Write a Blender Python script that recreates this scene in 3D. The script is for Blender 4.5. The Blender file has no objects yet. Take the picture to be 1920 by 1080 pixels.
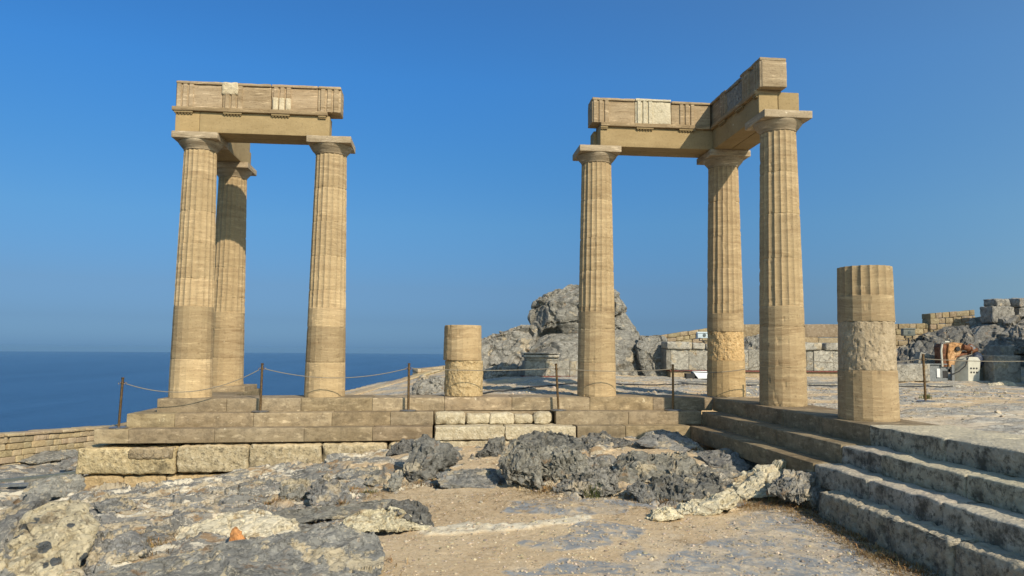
import bpy, bmesh, math, random
import numpy as np
from mathutils import Matrix, Vector
SC = bpy.context.scene
COL = SC.collection
R = math.radians
# ------------------------------------------------------------------ camera
YAW, PITCH, ROLL = 0.0949, 0.0806, 0.0084
fw = Vector((math.sin(YAW)*math.cos(PITCH), math.cos(YAW)*math.cos(PITCH), math.sin(PITCH)))
r0 = Vector((math.cos(YAW), -math.sin(YAW), 0)); u0 = r0.cross(fw)
rt = r0*math.cos(ROLL)+u0*math.sin(ROLL); up = u0*math.cos(ROLL)-r0*math.sin(ROLL)
cd = bpy.data.cameras.new('camera'); cam = bpy.data.objects.new('camera', cd); COL.objects.link(cam)
cd.sensor_width = 36; cd.lens = 1428.34/1920*36; cd.clip_start = .1; cd.clip_end = 200000
mw = Matrix((rt, up, -fw)).transposed().to_4x4(); mw.translation = (-6.0985, -15.8079, 0.9481)
cam.matrix_world = mw; SC.camera = cam
# ------------------------------------------------------------------ sky, sun, exposure
SUN_EL, SUN_AZ = 33.0, 27.0            # elevation; azimuth from -Y (behind the camera) towards +X
W = bpy.data.worlds.new('World'); SC.world = W; W.use_nodes = True
nt = W.node_tree; bg = nt.nodes['Background']; sk = nt.nodes.new('ShaderNodeTexSky')
sk.sky_type = 'NISHITA'; sk.sun_disc = False; sk.sun_elevation = R(SUN_EL); sk.sun_rotation = R(180-SUN_AZ)
sk.altitude = 0; sk.air_density = 1.0; sk.dust_density = 0.6; sk.ozone_density = 3.0
# the clear Mediterranean sky is deeper and bluer than the model: grade it by elevation
tc = nt.nodes.new('ShaderNodeTexCoord'); sx_ = nt.nodes.new('ShaderNodeSeparateXYZ'); rp = nt.nodes.new('ShaderNodeValToRGB'); mx = nt.nodes.new('ShaderNodeMix')
mx.data_type = 'RGBA'; mx.blend_type = 'MULTIPLY'; mx.inputs[0].default_value = 1
nt.links.new(tc.outputs['Generated'], sx_.inputs[0]); za_ = nt.nodes.new('ShaderNodeMath'); za_.inputs[1].default_value = .012; nt.links.new(sx_.outputs['Z'], za_.inputs[0]); nt.links.new(za_.outputs[0], rp.inputs[0])
GR = [(0., (.22, .44, .90)), (.014, (.235, .46, .95)), (.047, (.225, .385, .72)), (.09, (.28, .43, .67)), (.173, (.33, .60, .82)), (.253, (.31, .69, .98)), (.347, (.30, .79, 1.2)), (.43, (.30, .79, 1.22)), (.8, (.42, .80, 1.15))]
while len(rp.color_ramp.elements) < len(GR): rp.color_ramp.elements.new(.5)
for e_, (p_, c_) in zip(rp.color_ramp.elements, GR): e_.position = p_; e_.color = (*[v/1.25 for v in c_], 1)
# towards the sun, mostly unseen, the sky is made paler and brighter to lift shadows
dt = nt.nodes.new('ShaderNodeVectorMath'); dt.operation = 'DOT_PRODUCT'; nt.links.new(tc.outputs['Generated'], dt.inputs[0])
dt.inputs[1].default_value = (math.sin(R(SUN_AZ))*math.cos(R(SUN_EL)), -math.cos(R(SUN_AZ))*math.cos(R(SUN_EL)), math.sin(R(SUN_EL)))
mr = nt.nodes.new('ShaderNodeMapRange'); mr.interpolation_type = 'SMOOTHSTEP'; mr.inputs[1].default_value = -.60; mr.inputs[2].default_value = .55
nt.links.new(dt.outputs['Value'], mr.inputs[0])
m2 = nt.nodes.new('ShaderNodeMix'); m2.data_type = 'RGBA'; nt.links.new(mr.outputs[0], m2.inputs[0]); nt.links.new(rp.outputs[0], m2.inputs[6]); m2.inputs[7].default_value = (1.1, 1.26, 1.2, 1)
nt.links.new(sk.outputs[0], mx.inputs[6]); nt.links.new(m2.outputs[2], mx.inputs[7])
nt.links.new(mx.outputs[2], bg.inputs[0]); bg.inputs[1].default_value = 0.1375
sl = bpy.data.lights.new('sun', 'SUN'); sl.energy = 5.0; sl.angle = R(.53); sl.color = (1, .89, .715)
so = bpy.data.objects.new('sun', sl); COL.objects.link(so)
sd = Vector((math.sin(R(SUN_AZ))*math.cos(R(SUN_EL)), -math.cos(R(SUN_AZ))*math.cos(R(SUN_EL)), math.sin(R(SUN_EL))))
so.rotation_euler = sd.to_track_quat('Z', 'Y').to_euler()
SC.view_settings.view_transform = 'Standard'; SC.view_settings.look = 'None'
SC.view_settings.exposure = 0.0; SC.view_settings.gamma = 1; SC.view_settings.use_curve_mapping = False
# ------------------------------------------------------------------ numpy noise
def _h(ix, iy, iz, s):
    h = (ix.astype(np.int64)*374761393 + iy.astype(np.int64)*668265263 + iz.astype(np.int64)*2147483647 + s*974711) & 0xffffffff
    h = ((h ^ (h >> 13))*1274126177) & 0xffffffff
    h = ((h ^ (h >> 16))*2246822519) & 0xffffffff
    return (h ^ (h >> 15)) & 0xffffff
def perlin(P, s=0):
    P = np.asarray(P, float)
    I = np.floor(P); F = P-I; I = I.astype(np.int64); U = F*F*F*(F*(F*6-15)+10)
    out = 0
    for dx in (0, 1):
        for dy in (0, 1):
            for dz in (0, 1):
                h = _h(I[:, 0]+dx, I[:, 1]+dy, I[:, 2]+dz, s)
                gx = (h & 255)/127.5-1; gy = ((h >> 8) & 255)/127.5-1; gz = ((h >> 16) & 255)/127.5-1
                d = gx*(F[:, 0]-dx)+gy*(F[:, 1]-dy)+gz*(F[:, 2]-dz)
                w = (U[:, 0] if dx else 1-U[:, 0])*(U[:, 1] if dy else 1-U[:, 1])*(U[:, 2] if dz else 1-U[:, 2])
                out = out+w*d
    return out
def fbm(P, o=4, s=0, ridge=False):
    a, v = 1., 0.
    for k in range(o):
        n = perlin(P*(2.03**k)+17.3*k, s+k)
        v = v+a*((1-2*np.abs(n)) if ridge else n); a *= .5
    return v
def worley(P, s=0):
    P = np.asarray(P, float)
    I = np.floor(P).astype(np.int64); F = P-I
    f1 = np.full(len(P), 9.); f2 = f1.copy(); cid = np.zeros(len(P))
    for dx in (-1, 0, 1):
        for dy in (-1, 0, 1):
            for dz in (-1, 0, 1):
                h = _h(I[:, 0]+dx, I[:, 1]+dy, I[:, 2]+dz, s)
                q = np.stack([dx+(h & 255)/255., dy+((h >> 8) & 255)/255., dz+((h >> 16) & 255)/255.], 1)-F
                d = np.sqrt((q*q).sum(1)); m = d < f1
                f2 = np.where(m, f1, np.minimum(f2, d)); f1 = np.where(m, d, f1); cid = np.where(m, (h % 9973)/9973., cid)
    return f1, f2, cid
def facets(P, s=0, step=.35):
    """every cell is a flat face with a tilt of its own: (height, distance to the crack between faces)"""
    P = np.asarray(P, float); I = np.floor(P).astype(np.int64); F = P-I
    f1 = np.full(len(P), 9.); f2 = f1.copy(); out = np.zeros(len(P))
    for dx in (-1, 0, 1):
        for dy in (-1, 0, 1):
            for dz in (-1, 0, 1):
                h = _h(I[:, 0]+dx, I[:, 1]+dy, I[:, 2]+dz, s); h2 = _h(I[:, 0]+dx, I[:, 1]+dy, I[:, 2]+dz, s+77)
                q = F-np.stack([dx+(h & 255)/255., dy+((h >> 8) & 255)/255., dz+((h >> 16) & 255)/255.], 1)
                t = np.stack([(h2 & 255)/127.5-1, ((h2 >> 8) & 255)/127.5-1, ((h2 >> 16) & 255)/127.5-1], 1)
                d = np.sqrt((q*q).sum(1)); m = d < f1
                f2 = np.where(m, f1, np.minimum(f2, d)); f1 = np.where(m, d, f1)
                out = np.where(m, (q*t).sum(1)+step*(((h2 >> 24) & 255)/127.5-1), out)
    return out, f2-f1
def sstep(a, b, t):
    t = np.clip((t-a)/(b-a), 0, 1); return t*t*(3-2*t)
# ------------------------------------------------------------------ object helpers
def tag(o, label=None, cat=None, group=None, kind=None):
    for k, v in (('label', label), ('category', cat), ('group', group), ('kind', kind)):
        if v: o[k] = v
    return o
def empty(name, loc, label, cat, group=None, rz=0):
    o = bpy.data.objects.new(name, None); COL.objects.link(o); o.location = loc; o.rotation_euler = (0, 0, rz)
    o.empty_display_size = .1
    return tag(o, label, cat, group)
def npmesh(name, V, Fs, m=None, parent=None, smooth=True, sharp=None, tint=None, loc=None):
    """V: n x 3; Fs: list of (k x 3 or k x 4) index arrays or lists."""
    me = bpy.data.meshes.new(name); V = np.asarray(V, np.float32)
    if isinstance(Fs, list) and Fs and not isinstance(Fs[0], np.ndarray):
        lens = np.array([len(f) for f in Fs], np.int32); loops = np.array([i for f in Fs for i in f], np.int32)
    else:
        Fs = [Fs] if isinstance(Fs, np.ndarray) else Fs
        lens = np.concatenate([np.full(len(f), f.shape[1], np.int32) for f in Fs]); loops = np.concatenate([f.ravel() for f in Fs]).astype(np.int32)
    me.vertices.add(len(V)); me.vertices.foreach_set('co', V.ravel())
    me.loops.add(len(loops)); me.loops.foreach_set('vertex_index', loops)
    me.polygons.add(len(lens)); st = np.concatenate([[0], np.cumsum(lens)[:-1]]).astype(np.int32)
    me.polygons.foreach_set('loop_start', st)
    me.polygons.foreach_set('use_smooth', np.full(len(lens), smooth, bool))
    me.update(calc_edges=True); me.validate()
    if tint is not None:
        a = me.color_attributes.new('tint', 'FLOAT_COLOR', 'POINT')
        t = np.asarray(tint, np.float32)
        if t.ndim == 1: t = np.repeat(t[:, None], 3, 1)
        if t.shape[1] == 3: t = np.concatenate([t, np.ones((len(t), 1), np.float32)], 1)
        a.data.foreach_set('color', t.ravel())
    if sharp and smooth: me.set_sharp_from_angle(angle=R(sharp))
    o = bpy.data.objects.new(name, me); COL.objects.link(o)
    if m: me.materials.append(m)
    if parent: o.parent = parent
    if loc is not None: o.location = loc
    return o
class MB:
    """collects pieces and links them as one mesh object"""
    def __init__(s): s.V = []; s.F = []; s.T = []; s.n = 0
    def add(s, V, F, t=1.):
        V = np.asarray(V, float)
        s.V.append(V); s.F += [tuple(int(i)+s.n for i in f) for f in F]; s.n += len(V)
        t = np.asarray(t, float)
        s.T.append(np.broadcast_to(t if t.ndim else np.array([t]*3), (len(V), 3)) if t.ndim < 2 else t)
        return s
    def box(s, x0, x1, y0, y1, z0, z1, t=1., rot=0, c=None):
        V = np.array([(x, y, z) for x in (x0, x1) for y in (y0, y1) for z in (z0, z1)], float)
        F = [(0, 1, 3, 2), (4, 6, 7, 5), (0, 4, 5, 1), (2, 3, 7, 6), (0, 2, 6, 4), (1, 5, 7, 3)]
        if rot:
            c = c or ((x0+x1)/2, (y0+y1)/2); V = rotz(V, rot, c)
        return s.add(V, F, t)
    def tube(s, pts, r, n=8, t=1., cap=True):
        P = np.asarray(pts, float); rr = np.broadcast_to(np.asarray(r, float), (len(P),))
        V = []; F = []
        for i, p in enumerate(P):
            d = P[min(i+1, len(P)-1)]-P[max(i-1, 0)]; d = d/np.linalg.norm(d)
            a = np.cross(d, (0, 0, 1) if abs(d[2]) < .9 else (1, 0, 0)); a /= np.linalg.norm(a); b = np.cross(d, a)
            for k in range(n):
                w = 2*math.pi*k/n; V.append(p+rr[i]*(a*math.cos(w)+b*math.sin(w)))
        for i in range(len(P)-1):
            for k in range(n):
                F.append((i*n+k, i*n+(k+1) % n, (i+1)*n+(k+1) % n, (i+1)*n+k))
        if cap: F += [tuple(range(n))[::-1], tuple(range((len(P)-1)*n, len(P)*n))]
        return s.add(V, [f[::-1] for f in F], t)
    def block(s, x0, x1, y0, y1, z0, z1, t=1., **k):
        V, F = rblock(x0, x1, y0, y1, z0, z1, **k); return s.add(V, F, t)
    def build(s, name, m, parent=None, smooth=True, sharp=35, loc=None):
        return npmesh(name, np.concatenate(s.V), s.F, m, parent, smooth, sharp, np.concatenate(s.T), loc)
def rotz(V, a, c=(0, 0)):
    V = np.array(V, float); x = V[:, 0]-c[0]; y = V[:, 1]-c[1]
    V[:, 0] = c[0]+x*math.cos(a)-y*math.sin(a); V[:, 1] = c[1]+x*math.sin(a)+y*math.cos(a); return V
def rblock(x0, x1, y0, y1, z0, z1, res=.08, r=.012, amp=.003, freq=6, seed=0, chip=.6, big=0):
    """a stone block: rounded, chipped edges and an uneven face"""
    lo = np.array((x0, y0, z0)); hi = np.array((x1, y1, z1)); L = hi-lo; r = min(r, L.min()*.3)
    ax = []
    for k in range(3):
        n = max(1, int(round((L[k]-2*r)/res)))
        ax.append(np.concatenate([[lo[k], lo[k]+.35*r], np.linspace(lo[k]+r, hi[k]-r, n+1), [hi[k]-.35*r, hi[k]]]))
    N = [len(a) for a in ax]; V = []; F = []; idx = {}
    def vid(i, j, k):
        q = (i, j, k); v = idx.get(q)
        if v is None: v = idx[q] = len(V); V.append((ax[0][i], ax[1][j], ax[2][k]))
        return v
    for a, b, c, flip in ((0, 1, 2, 0), (1, 2, 0, 0), (2, 0, 1, 0)):
        for side in (0, N[c]-1):
            for i in range(N[a]-1):
                for j in range(N[b]-1):
                    qs = []
                    for di, dj in ((0, 0), (1, 0), (1, 1), (0, 1)):
                        p = [0, 0, 0]; p[a] = i+di; p[b] = j+dj; p[c] = side; qs.append(vid(*p))
                    F.append(tuple(qs if side else qs[::-1]))
    V = np.array(V)
    rn = np.full(len(V), r)
    if chip: rn = r*(1+chip*np.clip(fbm(V*np.array([2.6, 2.6, 4.])+seed*3.1, 5, seed)*1.7+.9*np.maximum(0, fbm(V*9+seed, 4, seed+6)-.25), -.85, 2.6))
    rn = np.minimum(rn, L.min()*.45)[:, None]
    C = np.clip(V, lo+rn, hi-rn); D = V-C; ln = np.linalg.norm(D, axis=1, keepdims=True)
    V2 = np.where(ln > 1e-9, C+D/np.maximum(ln, 1e-9)*rn, V)
    nrm = D/np.maximum(ln, 1e-9)
    V2 = V2+nrm*(fbm(V*freq+seed*7.7, 4, seed+3)*amp)[:, None]
    if big: V2 = V2+nrm*(fbm(V*2.2+seed*5.3, 2, seed+9)*big)[:, None]
    return V2, F
# ------------------------------------------------------------------ material helpers
class MT:
    def __init__(s, name, rough=.9, spec=.15):
        s.m = bpy.data.materials.new(name); s.m.use_nodes = True; s.t = s.m.node_tree; s.b = s.t.nodes['Principled BSDF']
        s.b.inputs['Roughness'].default_value = rough; s.b.inputs['Specular IOR Level'].default_value = spec
        s.geo = None
    def n(s, ty, ins=None, **at):
        o = s.t.nodes.new('ShaderNode'+ty)
        for k, v in at.items(): setattr(o, k, v)
        for k, v in (ins or {}).items():
            i = o.inputs[k]
            if hasattr(v, 'is_linked') or isinstance(v, bpy.types.NodeSocket): s.t.links.new(v, i)
            else: i.default_value = v
        return o
    def pos(s, scale=(1, 1, 1), off=True):
        if not s.geo: s.geo = s.n('TexCoord')
        v = s.n('Mapping', {'Vector': s.geo.outputs['Object'], 'Scale': scale}).outputs[0]
        if off:
            oi = s.n('ObjectInfo').outputs['Random']
            v = s.n('VectorMath', {0: v, 1: s.n('VectorMath', {0: (37., 23., 51.), 'Scale': oi}, operation='SCALE').outputs[0]}, operation='ADD').outputs[0]
        return v
    def noise(s, v, scale, detail=5, rough=.55, dist=0):
        return s.n('TexNoise', {'Vector': v, 'Scale': scale, 'Detail': detail, 'Roughness': rough, 'Distortion': dist}).outputs[0]
    def vor(s, v, scale, feature='F1', rand=1):
        return s.n('TexVoronoi', {'Vector': v, 'Scale': scale, 'Randomness': rand}, feature=feature).outputs['Distance']
    def ramp(s, f, stops, interp='LINEAR'):
        o = s.n('ValToRGB', {'Fac': f}); cr = o.color_ramp; cr.interpolation = interp
        while len(cr.elements) < len(stops): cr.elements.new(.5)
        for e, (p, c) in zip(cr.elements, stops):
            e.position = p; e.color = (c, c, c, 1) if isinstance(c, (int, float)) else (*c, 1)
        return o.outputs[0]
    def mix(s, f, a, b, mode='MIX'):
        o = s.n('Mix', data_type='RGBA', blend_type=mode)
        for i, v in ((0, f), (6, a), (7, b)):
            if isinstance(v, bpy.types.NodeSocket): s.t.links.new(v, o.inputs[i])
            else: o.inputs[i].default_value = v if i == 0 else ((*v, 1) if len(v) == 3 else v)
        return o.outputs[2]
    def math(s, op, a, b=0., c=0.):
        o = s.n('Math', operation=op)
        for i, v in enumerate((a, b, c)):
            if isinstance(v, bpy.types.NodeSocket): s.t.links.new(v, o.inputs[i])
            else: o.inputs[i].default_value = v
        return o.outputs[0]
    def attr(s, name): return s.n('Attribute', attribute_name=name)
    def tinted(s, c):
        c = s.mix(1., c, s.attr('tint').outputs['Color'], 'MULTIPLY')
        return s.mix(1., c, s.n('ObjectInfo').outputs['Color'], 'MULTIPLY')
    def out(s, color, bumps=()):
        if isinstance(color, bpy.types.NodeSocket): s.t.links.new(color, s.b.inputs['Base Color'])
        else: s.b.inputs['Base Color'].default_value = (*color, 1)
        prev = None
        for h, st, d in bumps:
            bn = s.n('Bump', {'Height': h, 'Strength': st, 'Distance': d})
            if prev: s.t.links.new(prev, bn.inputs['Normal'])
            prev = bn.outputs[0]
        if prev: s.t.links.new(prev, s.b.inputs['Normal'])
        return s.m
def limestone(name, light, mid, dark, band=1., white=.0, rough_bump=.35, lichen=0., an=(.8, 13.), tilt=.04):
    m = MT(name); p = m.pos(); pz = m.pos((1, 1, 1))
    w = m.noise(p, .9, 3); wv = m.n('CombineXYZ', {'X': 0., 'Y': 0., 'Z': m.math('MULTIPLY', w, .22)}).outputs[0]
    q = m.n('VectorMath', {0: p, 1: wv}, operation='ADD').outputs[0]
    q = m.n('Mapping', {'Vector': q, 'Scale': (an[0], an[0], an[1]), 'Rotation': (tilt*.6, tilt, 0)}).outputs[0]
    b1 = m.noise(q, 1., 6, .62); b2 = m.noise(q, 3.3, 4, .6)
    big = m.noise(p, 1.3, 4, .6)
    c = m.mix(m.ramp(b1, [(.30, 0.), (.68, 1.)]), dark, light)
    c = m.mix(m.ramp(big, [(.36, 0.), (.66, .75)]), c, mid)
    c = m.mix(m.ramp(b2, [(.57, 0.), (.70, .6*band)]), c, tuple(min(1, v*1.42) for v in light))
    c = m.mix(m.ramp(b2, [(.25, .6*band), (.42, 0.)]), c, tuple(v*.72 for v in dark))
    spk = m.noise(p, 26, 4, .7)
    c = m.mix(m.ramp(spk, [(.30, .55), (.45, 0.)]), c, tuple(v*.55 for v in dark))
    ch = m.noise(p, 9, 5, .7, .4)
    c = m.mix(m.ramp(ch, [(.70-.08*white, 0.), (.735-.08*white, .8)]), c, (.72, .62, .44))
    if lichen:
        l = m.noise(p, 5.5, 8, .72, .3)
        c = m.mix(m.ramp(l, [(.50-.08*lichen, 0.), (.72, .8)]), c, (.13, .10, .065))
    fine = m.noise(p, 55, 5, .7); md = m.noise(q, 3.5, 6, .65)
    return m.out(m.tinted(c), [(md, .35*rough_bump/.35, .03), (fine, rough_bump, .012)])
def roughstone(name, cols, pit=1., scale=1., lichen=0., lich=(.05, .045, .035)):
    m = MT(name); p = m.pos()
    a = m.noise(p, 2.2*scale, 7, .65); b = m.noise(p, 11*scale, 6, .7); v = m.vor(p, 24*scale); v2 = m.vor(p, 9*scale, 'SMOOTH_F1')
    c = m.mix(m.ramp(a, [(.35, 0.), (.65, 1.)]), cols[0], cols[1])
    c = m.mix(m.ramp(b, [(.50, 0.), (.66, .85)]), c, cols[2])
    c = m.mix(m.ramp(b, [(.28, .9), (.42, 0.)]), c, cols[3])
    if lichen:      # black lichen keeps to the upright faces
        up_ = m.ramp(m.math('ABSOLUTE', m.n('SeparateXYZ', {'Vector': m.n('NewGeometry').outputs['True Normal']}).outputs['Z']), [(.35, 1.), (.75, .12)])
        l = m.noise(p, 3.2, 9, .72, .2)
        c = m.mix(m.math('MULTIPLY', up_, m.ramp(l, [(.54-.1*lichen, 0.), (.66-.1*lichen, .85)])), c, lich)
        c = m.mix(m.math('MULTIPLY', m.math('SUBTRACT', 1., up_), .42), c, tuple(min(1., v*f) for v, f in zip(cols[0], (1.7, 1.62, 1.5))))  # upward faces paler in colour: worn treads, raised further to look sunlit
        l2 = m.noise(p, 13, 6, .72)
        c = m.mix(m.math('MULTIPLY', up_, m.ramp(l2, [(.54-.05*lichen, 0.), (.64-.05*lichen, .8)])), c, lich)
    fine = m.noise(p, 60*scale, 5, .75)
    return m.out(m.tinted(c), [(b, .8*pit, .05), (v, .35*pit, .03), (fine, .5*pit, .015)])
def bedrock(name, base, base2, vein, patch, patch_amt=.5, vein_amt=.6, brown=.35, chisel=0., conglo=0., dk=.9):
    m = MT(name); p = m.pos()
    n1 = m.noise(p, 1.7, 6, .6, .4); n2 = m.noise(p, 6.5, 8, .72, .3); n3 = m.noise(p, 24, 6, .75)
    c = m.mix(m.ramp(n1, [(.35, 0.), (.65, 1.)]), base, base2)
    c = m.mix(m.ramp(n2, [(.34, dk), (.46, 0.)]), c, tuple(v*.45 for v in base))
    c = m.mix(m.ramp(n2, [(.55, 0.), (.68, .7)]), c, tuple(min(1., v*1.45) for v in base2))
    pa = m.noise(p, 2.6, 9, .64, .2)
    c = m.mix(m.ramp(pa, [(.66-.21*patch_amt, 0.), (.685-.21*patch_amt, .92)]), c, patch)
    if vein_amt:
        vv = m.noise(m.pos((1.3, 2.2, 2.6)), 2.0, 8, .6, .35)
        vl = m.math('ABSOLUTE', m.math('SUBTRACT', vv, .5))
        c = m.mix(m.ramp(vl, [(.0, .9*vein_amt), (.014, 0.)]), c, vein)
    if conglo:
        d = m.noise(p, 3.5, 2); pw = m.n('VectorMath', {0: p, 1: m.n('CombineXYZ', {'X': m.math('MULTIPLY', d, .25), 'Y': 0., 'Z': 0.}).outputs[0]}, operation='ADD').outputs[0]
        v = m.vor(pw, 4.6); c = m.mix(m.ramp(v, [(.27, 1.), (.30, 0.)]), c, (.09, .095, .097))
        v = m.vor(pw, 15); c = m.mix(m.ramp(v, [(.16, .8), (.21, 0.)]), c, (.16, .14, .11))
    bn = m.noise(p, 4.3, 7, .7, .2)
    c = m.mix(m.ramp(bn, [(.66-.16*brown, 0.), (.74-.14*brown, .65)]), c, (.27, .16, .075))
    c = m.mix(m.ramp(n3, [(.58, 0.), (.68, .4)]), c, tuple(min(1., v*1.6) for v in base2))
    c = m.mix(m.ramp(n3, [(.33, .7), (.43, 0.)]), c, tuple(v*.5 for v in base))
    cr = m.vor(m.n('VectorMath', {0: p, 1: m.n('CombineXYZ', {'X': n2, 'Y': n1, 'Z': n2}).outputs[0]}, operation='ADD').outputs[0], 4.2, 'DISTANCE_TO_EDGE')
    cm = m.ramp(cr, [(0., 0.), (.045, 1.)])
    bumps = [(n2, .55, .05), (cm, .7, .035), (n3, .7, .03)]
    if chisel:
        ch = m.noise(m.n('Mapping', {'Vector': p, 'Rotation': (0, .8, 0), 'Scale': (3, 6, 14)}).outputs[0], 1.6, 4, .6, 1.)
        bumps.append((ch, .8*chisel, .05))
        c = m.mix(m.ramp(ch, [(.55, 0.), (.68, .5)]), c, tuple(min(1., v*1.8) for v in base2))
    return m.out(m.tinted(c), bumps)
def plain(name, col, rough=.5, metal=0., var=.3, bump=.1, scale=20):
    m = MT(name, rough, .4); p = m.pos(); n = m.noise(p, scale, 5, .65)
    c = m.mix(m.ramp(n, [(.35, 0.), (.65, 1.)]), tuple(v*(1-var) for v in col), tuple(min(1, v*(1+var)) for v in col))
    m.b.inputs['Metallic'].default_value = metal
    return m.out(m.tinted(c), [(n, bump, .01)])
M = {}
M['lime'] = limestone('limestone', (.49, .375, .222), (.395, .292, .162), (.275, .19, .104), .9, white=.1, rough_bump=.22, an=(1.1, 11.), tilt=.05)
M['weathered'] = limestone('weathered_limestone', (.47, .38, .26), (.38, .295, .19), (.23, .17, .10), 1.4, white=.3, an=(1., 8.), tilt=.08)
M['arch'] = limestone('smooth_beam_stone', (.38, .28, .145), (.355, .26, .13), (.28, .20, .098), .3, rough_bump=.22, an=(2., 4.))
M['step'] = limestone('step_stone', (.42, .33, .21), (.335, .255, .155), (.20, .145, .08), 1.3, white=.4, lichen=.6, an=(1.5, 4.6), tilt=.3)
M['white'] = roughstone('pale_repair_stone', [(.50, .435, .31), (.58, .51, .38), (.64, .575, .44), (.20, .16, .10)], .6, 1.3)
M['porous'] = roughstone('porous_stone', [(.47, .36, .205), (.39, .29, .16), (.57, .46, .29), (.16, .105, .05)], 1., 1.)
M['greyporous'] = roughstone('grey_porous_stone', [(.385, .31, .205), (.32, .252, .16), (.47, .385, .265), (.15, .11, .065)], .7, 1.)
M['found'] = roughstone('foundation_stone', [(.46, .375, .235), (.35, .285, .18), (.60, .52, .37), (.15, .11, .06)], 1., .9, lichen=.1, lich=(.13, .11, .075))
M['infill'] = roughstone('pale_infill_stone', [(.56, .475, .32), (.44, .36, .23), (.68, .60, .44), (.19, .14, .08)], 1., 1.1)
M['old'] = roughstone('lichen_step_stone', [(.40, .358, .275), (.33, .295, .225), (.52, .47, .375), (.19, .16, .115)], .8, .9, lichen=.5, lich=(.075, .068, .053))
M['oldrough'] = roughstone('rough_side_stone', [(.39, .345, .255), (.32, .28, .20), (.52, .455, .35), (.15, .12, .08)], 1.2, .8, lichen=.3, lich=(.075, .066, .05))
M['marble'] = bedrock('grey_marble', (.31, .288, .238), (.39, .362, .30), (.56, .51, .41), (.42, .35, .24), .45, .4, .35, dk=.6)
M['wallstone'] = roughstone('parapet_stone', [(.43, .34, .215), (.37, .285, .175), (.50, .415, .28), (.19, .135, .08)], .8, 1.)
M['brownwall'] = roughstone('brown_wall_stone', [(.31, .245, .155), (.25, .195, .12), (.40, .33, .225), (.14, .10, .065)], .9, .9)
M['grey'] = bedrock('grey_bedrock', (.19, .182, .16), (.268, .255, .224), (.60, .54, .43), (.44, .37, .255), .45, .4, .42, dk=.7)
M['dark'] = bedrock('dark_bedrock', (.14, .133, .116), (.21, .20, .176), (.46, .42, .34), (.38, .325, .235), .32, .2, .42, dk=.6)
M['karst'] = bedrock('karst_rock', (.185, .173, .144), (.275, .256, .215), (.60, .54, .42), (.45, .375, .26), .5, .35, .45, dk=.6)
M['karst2'] = bedrock('weathered_rock', (.215, .203, .175), (.33, .31, .265), (.60, .54, .43), (.47, .39, .27), .35, .35, .45)
M['chisel'] = bedrock('chiselled_rock', (.18, .17, .145), (.30, .283, .24), (.56, .50, .40), (.42, .36, .26), .3, .3, .35, chisel=1.)
M['slab'] = bedrock('veined_bedrock', (.20, .193, .172), (.272, .26, .232), (.62, .55, .42), (.52, .43, .285), .62, .55, .48, dk=.5)
M['cream'] = bedrock('cream_rock', (.58, .50, .335), (.68, .60, .43), (.80, .74, .58), (.44, .34, .20), .35, .2, .4, dk=.35)
M['conglo'] = bedrock('conglomerate_rock', (.44, .37, .25), (.52, .445, .305), (.66, .59, .45), (.27, .22, .15), .5, .2, .45, conglo=1., dk=.5)
M['orange'] = plain('rusty_stone', (.46, .21, .07), .9, 0, .35, .5, 14)
M['bronze'] = plain('bronze', (.17, .105, .05), .42, .75, .4, .1, 30)
M['steel'] = plain('steel', (.30, .29, .27), .38, .8, .25, .1, 40)
M['rope'] = plain('rope_fibre', (.22, .19, .14), .9, 0, .3, .5, 90)
M['black'] = plain('black_rubber_and_dark_holes', (.022, .022, .022), .7, 0, .3, .1)
M['grass'] = plain('green_grass', (.10, .12, .03), .8, 0, .5, 0, 8)
M['dry'] = plain('dry_grass', (.26, .165, .07), .9, 0, .5, 0, 8)
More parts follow.
